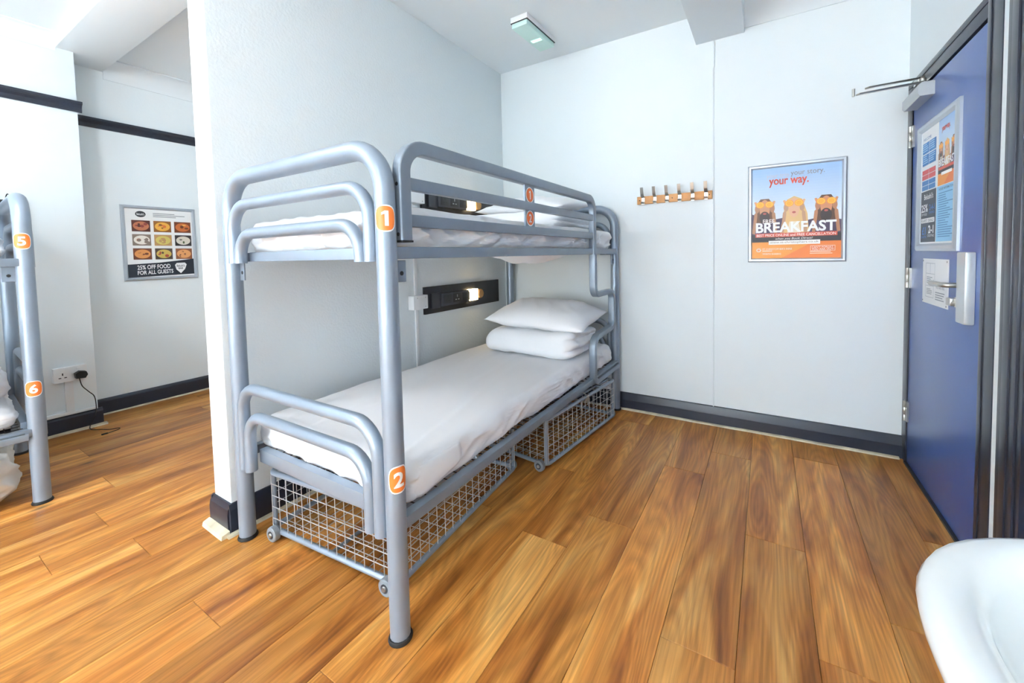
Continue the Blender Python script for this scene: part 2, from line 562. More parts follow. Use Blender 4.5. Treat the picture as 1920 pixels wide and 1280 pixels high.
# picture rails and skirting
def profile_run(name, prof, p0, p1, inward, material, kind=True, parent=None):
    """prof: list of (distance from wall, height)"""
    p0, p1, iv = Vector(p0), Vector(p1), Vector(inward)
    n = len(prof)
    mb = MB()
    vs_ = [p + iv * a + Vector((0, 0, b)) for p in (p0, p1) for a, b in prof]
    mb.add(vs_, [tuple(range(n)), tuple(range(2 * n - 1, n - 1, -1))] + [(i, (i + 1) % n, n + (i + 1) % n, n + i) for i in range(n)])
    o = mb.build(name, material, parent, angle=12)
    if kind: o['kind'] = 'structure'
    return o
RAIL = [(0, 0), (0.008, 0), (0.012, 0.012), (0.012, 0.03), (0.022, 0.048), (0.034, 0.056), (0.034, 0.072), (0, 0.072)]
profile_run('trim_6', RAIL, (XW, YR, 2.24), (XW, 0.905, 2.24), (1, 0, 0), M_DARK)
profile_run('trim_7', RAIL, (XW2, 0.887, 2.21), (XW2, YB, 2.21), (1, 0, 0), M_DARK)
SKIRT = [(0, 0), (0.028, 0), (0.028, 0.072), (0.024, 0.08), (0.01, 0.118), (0.004, 0.122), (0, 0.122)]
SKIRT2 = [(0, 0), (0.02, 0), (0.02, 0.1), (0.016, 0.112), (0.006, 0.122), (0, 0.122)]
profile_run('baseboard_back', SKIRT, (-1.985, YB, 0), (0.655, YB, 0), (0, -1, 0), M_DARK)
profile_run('baseboard_left_recess', SKIRT2, (XW2, 0.887, 0), (XW2, YB, 0), (1, 0, 0), M_DARK)
profile_run('baseboard_left', SKIRT2, (XW, YR, 0), (XW, 0.906, 0), (1, 0, 0), M_DARK)
PSK = [(0, 0), (0.018, 0), (0.018, 0.085), (0.015, 0.105), (0.006, 0.128), (0, 0.13)]
profile_run('baseboard_partition_side', PSK, (XP1, YP - 0.012, 0), (XP1, YB - 0.03, 0), (1, 0, 0), M_DARK)
profile_run('baseboard_partition_end', PSK, (XP0 - 0.012, YP, 0), (XP1 + 0.004, YP, 0), (0, -1, 0), M_DARK)
profile_run('baseboard_partition_rear_side', PSK, (XP0, YP - 0.012, 0), (XP0, YB, 0), (-1, 0, 0), M_DARK)
def wavy_strip(name, p0, p1, inward, wd, h):
    p0, p1, iv = Vector(p0), Vector(p1), Vector(inward)
    n = max(6, int((p1 - p0).length / 0.06))
    mb = MB(); vs_, fc = [], []
    for i in range(n + 1):
        p = p0.lerp(p1, i / n)
        ww = wd * (1 + 0.35 * noise.noise(p * 5.0))
        hh = h * (1 + 0.3 * noise.noise(p * 7.0 + Vector((3, 1, 9))))
        vs_ += [p, p + iv * ww, p + iv * (ww - 0.004) + Vector((0, 0, hh)), p + Vector((0, 0, hh * 1.5))]
    for i in range(n):
        for k in range(4):
            l = (k + 1) % 4
            fc.append((i * 4 + k, i * 4 + l, i * 4 + 4 + l, i * 4 + 4 + k))
    fc += [(0, 1, 2, 3), (4 * n + 3, 4 * n + 2, 4 * n + 1, 4 * n)]
    mb.add(vs_, fc)
    o = mb.build(name, M_CREAM); o['kind'] = 'structure'
wavy_strip('trim_8', (-1.95, YB - 0.028, 0), (0.64, YB - 0.028, 0), (0, -1, 0), 0.018, 0.007)
wavy_strip('trim_9', (XW2 + 0.02, 0.89, 0), (XW2 + 0.02, YB, 0), (1, 0, 0), 0.016, 0.006)
wavy_strip('trim_10', (XW + 0.02, YR, 0), (XW + 0.02, 0.92, 0), (1, 0, 0), 0.03, 0.008)
wavy_strip('trim_11', (XP0 - 0.02, YP - 0.018, 0), (XP1 + 0.02, YP - 0.018, 0), (0, -1, 0), 0.03, 0.016)
wavy_strip('trim_12', (XP1 + 0.018, YP - 0.03, 0), (XP1 + 0.018, YB - 0.05, 0), (1, 0, 0), 0.018, 0.008)

# ------------------------------------------------------------------ doors
XD = 0.66
def door_frame(name, y0, y1, jamb0, jamb1, face):
    mb = MB()
    f0 = face
    for (a, b) in ((y0, y0 + jamb0), (y1 - jamb1, y1)):
        mb.box((f0, a, 0), (XR + 0.1, b, DH), 0.003)
    mb.box((f0, y0 + jamb0, 1.955), (XR + 0.1, y1 - jamb1, DH), 0.003)
    return mb
fm = door_frame('door_frame', D1[0], D1[1], 0.1, 0.075, 0.655)
# stepped outer bead of the casing
fm.box((0.652, D1[0] + 0.075, 0), (0.658, D1[0] + 0.1, DH - 0.02), 0.002)
fm.box((0.652, D1[0] + 0.075, DH - 0.03), (0.658, D1[1] - 0.012, DH - 0.008), 0.002)
d1 = struct('door_1', fm, M_DARK)
simple_box('door_leaf', (XD, 2.026, 0.012), (XD + 0.042, 2.85, 1.945), M_NAVY, d1, 0.002)
simple_box('threshold', (XD - 0.012, 2.02, 0.0), (XD + 0.05, 2.855, 0.011), M_BLACK, d1)
for z0, z1 in ((1.69, 1.80), (0.955, 1.06), (0.235, 0.342)):
    hb = MB()
    hb.lathe([(0, 0), (0.0075, 0), (0.0075, (z1 - z0) * 0.28), (0.0062, (z1 - z0) * 0.3), (0.0075, (z1 - z0) * 0.32), (0.0075, (z1 - z0) * 0.66), (0.0062, (z1 - z0) * 0.68), (0.0075, (z1 - z0) * 0.7), (0.0075, z1 - z0), (0, z1 - z0)], (0.648, 2.853, z0), seg=12)
    hb.box((0.652, 2.825, z0), (0.6605, 2.853, z1)); hb.box((0.652, 2.853, z0), (0.656, 2.875, z1))
    tag(hb.build('hinge', M_CHROME, d1), 'worn metal hinge')
# lever handle with long plate and cover, and the thumb turn
hp = MB(); hp.box((XD - 0.006, 2.13, 0.885), (XD, 2.22, 1.13), 0.002)
hnd = tag(hp.build('handle_plate', M_CHROME, d1), 'brushed metal handle plate')
hc = MB(); hc.box((XD - 0.03, 2.075, 0.878), (XD, 2.155, 1.148), 0.006)
hc.build('lock_cover', mat('satin_lock_case', (196, 202, 206), 0.35, metal=0.4), hnd)
lv = MB(); lv.tube(fillet([(XD - 0.005, 2.18, 1.018), (XD - 0.06, 2.18, 1.018), (XD - 0.062, 2.30, 1.018)], 0.02), 0.0105, 12)
lv.lathe([(0, 0), (0.02, 0), (0.02, -0.008), (0, -0.008)], (XD - 0.005, 2.18, 1.018), 'X', 18)
lv.build('lever', M_CHROME, hnd)
tt = MB(); tt.box((XD - 0.035, 2.19, 0.935), (XD - 0.006, 2.235, 0.965), 0.003); tt.box((XD - 0.02, 2.16, 0.93), (XD - 0.006, 2.20, 0.97), 0.003)
tt.build('thumb_turn', M_CHROME, hnd)
# overhead closer: body on the leaf, folded arm reaching out over the room
cb = MB()
cpoly = [(0, 0.0), (0.05, 0.0), (0.058, 0.01), (0.058, 0.05), (0.045, 0.062), (0, 0.062)]
def cfn(a, b, h): return (XD - a, 2.545 + h, 1.868 + b)
cb.prism(cpoly, cfn, 0.25)
closer = tag(cb.build('door_closer', mat('closer_grey', (186, 192, 196), 0.35, metal=0.3), d1), 'grey overhead door closer body')
am = MB()
am.box((0.0, -0.0105, -0.004), (0.335, 0.0105, 0.004), 0.002)
a1 = am.build('closer_arm', M_CHROME, closer)
def aim(o, p, q):
    p, q = Vector(p), Vector(q)
    d = (q - p).normalized()
    o.matrix_local = Matrix.Translation(p) @ d.to_track_quat('X', 'Z').to_matrix().to_4x4()
elbow = (0.345, 2.40, 1.89)
aim(a1, (0.632, 2.60, 1.945), (elbow[0], elbow[1], elbow[2] - 0.010))
a2 = a1.copy(); C.objects.link(a2); a2.parent = closer
aim(a2, (0.64, 2.68, 1.99), (elbow[0], elbow[1], elbow[2] + 0.012))
pj = MB(); pj.lathe([(0, -0.016), (0.006, -0.016), (0.006, 0.018), (0, 0.018)], elbow, seg=12)
pj.lathe([(0, 0), (0.013, 0), (0.013, 0.035), (0, 0.035)], (0.632, 2.60, 1.925), seg=12)
pj.box((0.63, 2.665, 1.965), (0.656, 2.735, 1.995), 0.002)
pj.build('closer_pivot', M_CHROME, closer)
# second door beside the basin: deep moulded casing and a navy leaf
fm2 = MB()
for k, (a, b, xx) in enumerate(((1.845, 1.885, 0.655), (1.805, 1.845, 0.648), (1.77, 1.805, 0.652), (1.74, 1.77, 0.657))):
    fm2.box((xx, a, 0), (XR + 0.1, b, DH + 0.01), 0.003)
    fm2.box((xx, D2[0] - 0.02 + (1.885 - b), 0), (XR + 0.1, D2[0] - 0.02 + (1.885 - a), DH + 0.01), 0.003)
fm2.box((0.652, D2[0] + 0.12, 1.93), (XR + 0.1, 1.745, DH + 0.01), 0.003)
d2 = struct('door_2', fm2, M_DARK)
simple_box('door_leaf', (XD + 0.015, 1.09, 0.01), (XD + 0.055, 1.742, 1.94), M_NAVY, d2, 0.002)

# ------------------------------------------------------------------ bunk bed
BW, BL = 0.464, 2.06           # half width between post centres, length between end frames
R_POST, R_HOOP = 0.0305, 0.0215
DECALS = {}
def decal(parent, cx, cy, r, zc, az, w, h, digit, name='number_sticker'):
    """round orange sticker with a white rim and number, wrapped round a post"""
    def P(s, t, lay):
        a = math.radians(az) + s / r
        rr = r + lay
        return (cx + rr * math.cos(a), cy + rr * math.sin(a), zc + t)
    def disc(k, lay, ex=3.0):
        mb = MB(); rings = 8; seg = 28
        vs_ = [P(0, 0, lay)]; fc = []
        for i in range(1, rings + 1):
            for j in range(seg):
                an = 2 * PI * j / seg
                ca, sa = math.cos(an), math.sin(an)
                q = (abs(ca) ** ex + abs(sa) ** ex) ** (-1 / ex)
                vs_.append(P(w / 2 * k * q * ca * i / rings, h / 2 * k * q * sa * i / rings, lay))
        for j in range(seg):
            fc.append((0, 1 + j, 1 + (j + 1) % seg))
            for i in range(rings - 1):
                a0 = 1 + i * seg
                fc.append((a0 + j, a0 + seg + j, a0 + seg + (j + 1) % seg, a0 + (j + 1) % seg))
        mb.add(vs_, fc)
        return mb
    o = disc(1.0, 0.0006).build(name, M_WHITEP, parent)
    disc(0.9, 0.001).build('sticker_face', M_ORANGE, o)
    v, f, tw, th = text_mesh(digit, 0.03)
    hh = h * 0.56
    ww = min(w * 0.5, hh * tw / th)
    mb = MB()
    bm = bmesh.new()
    bv = [bm.verts.new((a / tw * ww - ww / 2, b / th * hh - hh / 2, 0)) for a, b in v]
    for q in f:
        try: bm.faces.new([bv[i] for i in q])
        except ValueError: pass
    for _ in range(2):
        bmesh.ops.subdivide_edges(bm, edges=[e for e in bm.edges if e.calc_length() > 0.006], cuts=1)
    bmesh.ops.triangulate(bm, faces=list(bm.faces))
    for vv in bm.verts:
        vv.co = Vector(P(vv.co.x, vv.co.y, 0.0014))
    mb.bm(bm)
    mb.build('number', M_WHITEP, o)
    return o

def make_bunk(root):
    def hoop(x, ztop, zbot, y, r, rad, name, material=M_STEEL):
        mb = MB()
        mb.tube(fillet([(-x, y, zbot), (-x, y, ztop), (x, y, ztop), (x, y, zbot)], rad, 9), r, 16)
        return mb.build(name, material, root)
    for y, sg in ((0.0, -1), (BL, 1)):
        hoop(BW, 1.50, 0.004, y, R_POST, 0.135, 'end_frame')
        yy = y + sg * 0.015
        hoop(BW - 0.05, 1.388, 1.16, yy, R_HOOP, 0.105, 'end_hoop')
        hoop(BW - 0.096, 1.275, 1.16, yy, R_HOOP, 0.095, 'end_hoop')
        hoop(BW - 0.05, 0.660, 0.319, yy, R_HOOP, 0.105, 'end_hoop')
        hoop(BW - 0.096, 0.551, 0.319, yy, R_HOOP, 0.095, 'end_hoop')
        for x in (-BW, BW):
            fb = MB()
            fb.lathe([(0, 0), (0.036, 0), (0.037, 0.004), (0.034, 0.012), (0.0306, 0.013), (0, 0.013)], (x, y, 0), seg=24)
            fb.build('foot_cap', M_RUB, root)
    # base frames: side rails, end rails, wire base, brackets
    for zt in (1.203, 0.378):
        for s in (-1, 1):
            mb = MB(); mb.box((s * (BW + 0.007) - 0.0175, 0.005, zt - 0.037), (s * (BW + 0.007) + 0.0175, BL - 0.005, zt), 0.004)
            mb.build('side_rail', M_STEEL2, root)
            e = MB()
            y = 0.03 if s < 0 else BL - 0.03
            zh = 0.037 if zt > 1 else 0.052
            e.box((-BW + 0.1, y - 0.016, zt - zh + (0.0 if zt > 1 else 0.016)), (BW - 0.075, y + 0.016, zt + (0 if zt > 1 else 0.018)), 0.003)
            e.build('end_rail', M_STEEL, root)
        wb = MB()
        n = 38
        for i in range(1, n):
            y = 0.04 + (BL - 0.08) * i / n
            wb.box((-BW + 0.01, y - 0.0016, zt - 0.012), (BW - 0.01, y + 0.0016, zt - 0.009))
        for i in range(1, 17):
            x = -BW + 2 * BW * i / 17
            wb.box((x - 0.0016, 0.04, zt - 0.009), (x + 0.0016, BL - 0.04, zt - 0.006))
        tag(wb.build('wire_base', M_BLACKWIRE, root), kind='stuff')
    for x in (-BW, BW):
        for y in (0.0, BL):
            sy = 1 if y == 0 else -1
            mb = MB()
            sx = 1 if x < 0 else -1
            xo = x + (sx * 0.028 if x < 0 else 0.0)
            if x < 0:
                mb.box((x + 0.02, y - 0.003 + sy * 0.012, 1.09), (x + 0.062, y + 0.003 + sy * 0.012, 1.162), 0.002)
            else:
                mb.box((x - 0.004, y + sy * 0.02, 1.095), (x + 0.004, y + sy * 0.068, 1.162), 0.002)
            bo = mb.build('bracket', M_STEEL2, root)
            hb = MB()
            if x < 0:
                hb.lathe([(0, 0), (0.007, 0), (0.007, -0.0012), (0, -0.0012)], (x + 0.048, y + sy * 0.012 - 0.003, 1.122), 'Y', 12)
            else:
                hb.lathe([(0, 0), (0.007, 0), (0.007, 0.0012), (0, 0.0012)], (x + 0.004, y + sy * 0.05, 1.122), 'X', 12)
            hb.build('bolt_hole', M_RUB, bo)
    # guard rail along the open side, running down into the serpentine ladder
    XG = 0.480
    prof = rrect(0.036, 0.044, 0.006, 3)
    g = MB()
    path = fillet([(XG, 0.052, 1.222), (XG, 0.052, 1.512), (XG, 1.592, 1.512), (XG, 1.592, 1.164)], [0.085, 0.075], 9)
    g.sweep(path, prof, ref=(1, 0, 0))
    guard = g.build('guard_rail', M_STEEL2, root)
    ec = MB(); ec.box((XG - 0.0185, 0.0305, 1.216), (XG + 0.0185, 0.0735, 1.222)); ec.build('end_cap', M_RUB, guard)
    for zz in (1.395, 1.283):
        b = MB(); b.box((XG - 0.013, 0.07, zz - 0.019), (XG + 0.013, 1.572, zz + 0.019), 0.003); b.build('guard_bar', M_STEEL2, guard)
    for zz in (1.39, 1.24):
        b = MB(); b.lathe([(0, 0), (0.006, 0), (0.006, -0.0015), (0, -0.0015)], (XG + 0.002, 0.031, zz), 'Y', 10); b.build('screw', M_RUB, guard)
    pl = MB(); pl.box((XG - 0.004, 0.765, 1.302), (XG + 0.004, 0.85, 1.376)); pl.box((XG - 0.004, 0.765, 1.414), (XG + 0.004, 0.85, 1.493))
    plate = pl.build('number_plate', M_STEEL2, guard)
    lad = MB()
    YL, YF = 1.592, 1.938
    lp = fillet([(XG, YL, 1.164), (XG, YL, 0.905), (XG, YF, 0.905), (XG, YF, 0.652), (XG, YL - 0.02, 0.628), (XG, YL - 0.02, 0.345), (XG, 2.03, 0.345)],
                [0.055, 0.05, 0.055, 0.075, 0.04], 8)
    lad.sweep(lp, rrect(0.044, 0.034, 0.005, 3), ref=(1, 0, 0))
    tag(lad.build('ladder', M_STEEL2, root), 'serpentine flat tube ladder')
    tr = MB(); tr.box((XG - 0.03, 1.62, 0.36), (XG + 0.02, 2.02, 0.366), 0.001)
    tr.build('step_tread', mat('ribbed_tread', (98, 108, 116), 0.5, metal=0.3, bump=0.5, bscale=160), root)
    return guard, plate, XG

bunk = thing('bunk_bed', 'silver grey metal bunk bed with orange stickers 1 and 2, beside the white partition', 'bunk bed', (-1.434, 0.81, 0))
guard, plate, XG = make_bunk(bunk)
bunk2 = copy_tree(bunk)
tag(bunk2, 'silver grey metal bunk bed with orange stickers 5 and 6, by the wall socket', 'bunk bed')
rz2 = math.radians(-3.7)
off = Matrix.Rotation(rz2, 3, 'Z') @ Vector((BW, BL, 0))
bunk2.location = (-3.09 - off.x, 0.44 - off.y, 0)
bunk2.rotation_euler = (0, 0, rz2)
decal(bunk, BW, 0, R_POST, 1.284, -42, 0.062, 0.078, '1')
decal(bunk, BW, 0, R_POST, 0.511, -18, 0.062, 0.084, '2')
decal(bunk2, BW, BL, R_POST, 1.285, -12, 0.062, 0.078, '5')
decal(bunk2, BW, BL, R_POST, 0.572, -8, 0.062, 0.078, '6')
# the number plate between the guard bars
sh = Sheet((XG + 0.0042, 0.765, 1.493), (0, 1, 0), (0, 0, 1), (1, 0, 0), 0.085, 0.191)
for yc, dg_ in ((0.24, '1'), (0.80, '2')):
    sh.oval(0.5, yc, 0.43, 0.19, (246, 246, 246), 1, 28)
    sh.oval(0.5, yc, 0.37, 0.165, (236, 112, 44), 2, 28)
    sh.text(dg_, 0.36 if dg_ == '2' else 0.41, yc - 0.1, 0.64 if dg_ == '2' else 0.58, yc + 0.1, (246, 246, 246), 3, 0.02)
sh.build(plate, 'number_sticker')

# ------------------------------------------------------------------ bedding
def soft_box(lo, hi, rad, cuts, disp):
    """rounded box with a displacement function disp(p, n) -> offset vector"""
    bm = bmesh.new()
    bmesh.ops.create_cube(bm, size=2.0)
    bmesh.ops.subdivide_edges(bm, edges=bm.edges[:], cuts=cuts, use_grid_fill=True)
    lo, hi = Vector(lo), Vector(hi)
    c, h = (lo + hi) / 2, (hi - lo) / 2
    for v in bm.verts:
        # denser rows close to the edges
        q = Vector([math.copysign(abs(t) ** 0.8, t) if abs(t) < 1 else t for t in v.co])
        p = Vector((q.x * h.x, q.y * h.y, q.z * h.z))
        inner = Vector([max(-(h[i] - rad), min(h[i] - rad, p[i])) for i in range(3)])
        d = p - inner
        n = d.normalized() if d.length > 1e-9 else Vector((0, 0, 1))
        if d.length > 1e-9:
            p = inner + n * min(rad, max(abs(d.x), abs(d.y), abs(d.z)))
        p = p + c
        v.co = p + disp(p, n)
    mb = MB()
    mb.bm(bm)
    return mb
def wr(p, s, seed=0.0):
    return noise.noise(Vector((p.x * s[0] + seed, p.y * s[1] + seed * 0.7, p.z * s[2])))
def ridge(p, s, seed=0.0):
    return 1 - abs(wr(p, s, seed)) * 2

def mattress_disp(seed, zlo, zhi, sidek=1.0):
    def f(p, n):
        top = max(0.0, n.z)
        side = 1 - abs(n.z)
        d = 0.004 * wr(p, (3, 2, 3), seed)
        # long creases running head to foot, a little diagonal
        q = Vector((p.x * 0.96 + p.y * 0.22, p.y * 0.96 - p.x * 0.22, p.z))
        d += top * 0.010 * max(0, ridge(q, (8, 0.9, 1), seed + 4) - 0.45)
        # puckers down the sides
        d += side * sidek * (0.012 * wr(p, (9, 9, 5), seed + 9) + 0.022 * max(0, ridge(Vector((p.x, p.y + p.z * 1.6, p.z)), (6, 6, 2), seed + 2) - 0.25) ** 2 + 0.012 * max(0, ridge(Vector((p.x, p.y - p.z * 2.2, p.z)), (10, 10, 3), seed + 12) - 0.4))
        o = n * d
        t = (p.z - zlo) / (zhi - zlo)
        if t < 0.4:
            o.z += (0.4 - t) * 0.06 * max(0, wr(p, (4, 4, 1), seed + 20))
        return o
    return f
def mattress(name, label, zlo, zhi, x0, x1, y0, y1, seed, parent_loc=None, group=None):
    o = soft_box((x0, y0, zlo), (x1, y1, zhi), 0.045, 90, mattress_disp(seed, zlo, zhi, 1.7 if zlo > 1 else 1.0)).build(name, M_SHEET, None, angle=180)
    return tag(o, label, 'mattress', group)
lm = mattress('mattress', 'mattress in a white fitted sheet on the lower bunk numbered 2', 0.366, 0.507, -1.872, -0.984, 0.866, 2.825, 1.0)
um = mattress('mattress', 'mattress in a rumpled white sheet on the upper bunk numbered 1', 1.19, 1.332, -1.872, -0.988, 0.866, 2.825, 5.0)
# hospital-corner flap of the lower sheet at the foot end
fb = MB()
vs_, fc = [], []
NU, NV = 14, 8
for i in range(NU + 1):
    for j in range(NV + 1):
        u, v = i / NU, j / NV
        y = 0.885 + 0.23 * u
        zt, zb = 0.485, 0.386 + 0.035 * u * u
        z = zt + (zb - zt) * v
        x = -0.982 + 0.012 * math.sin(v * PI * 0.9) + 0.006 * noise.noise(Vector((u * 4, v * 3, 2)))
        if u < 0.15: x -= (0.15 - u) * 0.16
        vs_.append((x, y, z))
for i in range(NU):
    for j in range(NV):
        a = i * (NV + 1) + j
        fc.append((a, a + 1, a + NV + 2, a + NV + 1))
fb.add(vs_, fc)
fo = fb.build('sheet_fold', M_SHEET, lm, angle=180)
sm = fo.modifiers.new('thickness', 'SOLIDIFY'); sm.thickness = 0.004
# loose sheet hanging through the upper base
hb = MB()
vs_, fc = [], []
NU, NV = 26, 14
for i in range(NU + 1):
    for j in range(NV + 1):
        u, v = i / NU, j / NV
        x = -1.42 + 0.42 * v
        y = 1.75 + 0.62 * u
        bell = (math.sin(PI * u) ** 0.8) * (math.sin(PI * v) ** 0.7)
        z = 1.192 - 0.062 * bell * (1 + 0.35 * noise.noise(Vector((u * 5, v * 4, 0.4)))) - 0.008 * bell * ridge(Vector((u + v * 0.5, v, 0)), (7, 3, 1), 3)
        vs_.append((x, y, z))
for i in range(NU):
    for j in range(NV):
        a = i * (NV + 1) + j
        fc.append((a, a + 1, a + NV + 2, a + NV + 1))
hb.add(vs_, fc)
ho = hb.build('sheet_sag', M_SHEET, um, angle=180)
sm = ho.modifiers.new('thickness', 'SOLIDIFY'); sm.thickness = 0.003

def folded_duvet(label, x0, x1, y0, y1, z0, z1, seed):
    def f(p, n):
        o = n * (0.011 * wr(p, (6, 6, 6), seed) + 0.006 * wr(p, (13, 13, 13), seed + 3))
        t = (p.z - z0) / (z1 - z0)
        ex = (p.x - (x1 - 0.10)) / 0.10
        if ex > 0:      # folded layers showing at the open end
            o.x += ex * (0.028 * abs(math.sin(2.5 * PI * t + 0.5 + 0.6 * wr(p, (5, 5, 1), seed))) - 0.03 + 0.012 * wr(p, (18, 18, 18), seed + 1))
        back = (p.y - (y0 + 0.12)) / (y1 - y0)
        if back > 0:
            o.z -= 0.02 * back * t
        fx = (x0 + 0.12 - p.x) / 0.12
        if fx > 0:
            o.z -= 0.045 * fx * fx * t
        return o
    return tag(soft_box((x0, y0, z0), (x1, y1, z1), 0.07, 44, f).build('folded_duvet', M_PILLOW, None, angle=180), label, 'duvet')
def pillow(label, loc, w_, d_, h_, rot, seed, loose=0.0):
    mb = MB()
    NU, NV = 44, 30
    vs_, fc = [], []
    for sgn in (1, -1):
        for i in range(NU + 1):
            for j in range(NV + 1):
                u, v = 2 * i / NU - 1, 2 * j / NV - 1
                x = u * w_ / 2 * (1 - 0.05 * (1 - v * v))
                y = v * d_ / 2 * (1 - 0.06 * (1 - u * u))
                prof = ((1 - abs(u) ** 3.2) ** 0.62) * ((1 - abs(v) ** 2.6) ** 0.6)
                z = sgn * h_ / 2 * prof * (1.0 if sgn > 0 else 0.75)
                p = Vector((x, y, z))
                z += prof * (0.022 * wr(p, (5, 5, 5), seed) + 0.013 * max(0, ridge(Vector((x + y * 0.6, y - x * 0.6, 0)), (10, 4, 1), seed + 2) - 0.3))
                vs_.append((x, y, z))
    n1 = (NU + 1) * (NV + 1)
    for s in range(2):
        for i in range(NU):
            for j in range(NV):
                a = s * n1 + i * (NV + 1) + j
                q = (a, a + NV + 1, a + NV + 2, a + 1)
                fc.append(q if s == 0 else q[::-1])
    mb.add(vs_, fc)
    o = mb.build('pillow', M_PILLOW, None, angle=180)
    o.location = loc
    o.rotation_euler = rot
    return tag(o, label, 'pillow')
folded_duvet('folded white duvet on the lower bunk, under the pillow', -1.70, -1.005, 2.19, 2.68, 0.512, 0.675, 3.0)
pillow('plump white pillow lying on the folded duvet of the lower bunk', (-1.335, 2.475, 0.742), 0.73, 0.50, 0.2, (math.radians(7), math.radians(3.0), math.radians(2)), 8.0)
folded_duvet('folded white duvet on the upper bunk behind the guard rail', -1.80, -1.06, 2.15, 2.72, 1.34, 1.448, 13.0)
pillow('white pillow on the folded duvet of the upper bunk', (-1.42, 2.48, 1.497), 0.72, 0.46, 0.14, (math.radians(6), math.radians(1), math.radians(-4)), 18.0)

# bedding of the bunk numbered 5 and 6 (local to that bed)
MW2 = bunk2.matrix_basis.copy()
def place_on_bunk2(o, x, y, z, rz=0.0):
    o.matrix_world = MW2 @ Matrix.Translation((x, y, z)) @ Matrix.Rotation(rz, 4, 'Z')
    return o
def slab(name, seed, h, label):
    o = soft_box((-0.43, -0.97, 0), (0.43, 0.97, h), 0.045, 40, mattress_disp(seed, 0, h)).build(name, M_SHEET, None, angle=180)
    return tag(o, label, 'mattress')
place_on_bunk2(slab('mattress', 31, 0.13, 'mattress on the upper bunk numbered 5'), 0, 1.03, 1.2)
place_on_bunk2(slab('mattress', 37, 0.12, 'mattress on the lower bunk numbered 6'), 0, 1.03, 0.374)
def heap(name, label, cat, dims, seed, material=M_SHEET, amp=0.035):
    def f(p, n):
        return n * (amp * wr(p, (6, 6, 6), seed) + amp * 0.8 * ridge(p, (8, 6, 9), seed + 1) + amp * 0.35 * ridge(p, (17, 15, 17), seed + 5) - amp * 0.8)
    o = soft_box((-dims[0] / 2, -dims[1] / 2, 0), (dims[0] / 2, dims[1] / 2, dims[2]), min(dims) * 0.45, 34, f).build(name, material, None, angle=180)
    return tag(o, label, cat)
place_on_bunk2(heap('duvet', 'crumpled white duvet heaped on the lower bunk numbered 6', 'duvet', (0.78, 0.56, 0.22), 41, amp=0.045), 0.06, 1.69, 0.505)
place_on_bunk2(heap('pillow', 'white pillow on the upper bunk numbered 5', 'pillow', (0.66, 0.4, 0.13), 47, M_PILLOW, 0.02), 0.0, 1.55, 1.34)
place_on_bunk2(heap('laundry_bag', 'pale cloth bag bulging under the bunk numbered 6', 'bag', (0.62, 0.5, 0.29), 53, mat('pale_bag_cloth', (222, 222, 218), 0.8, bump=0.1, bscale=90), 0.03), 0.14, 1.76, 0.012)

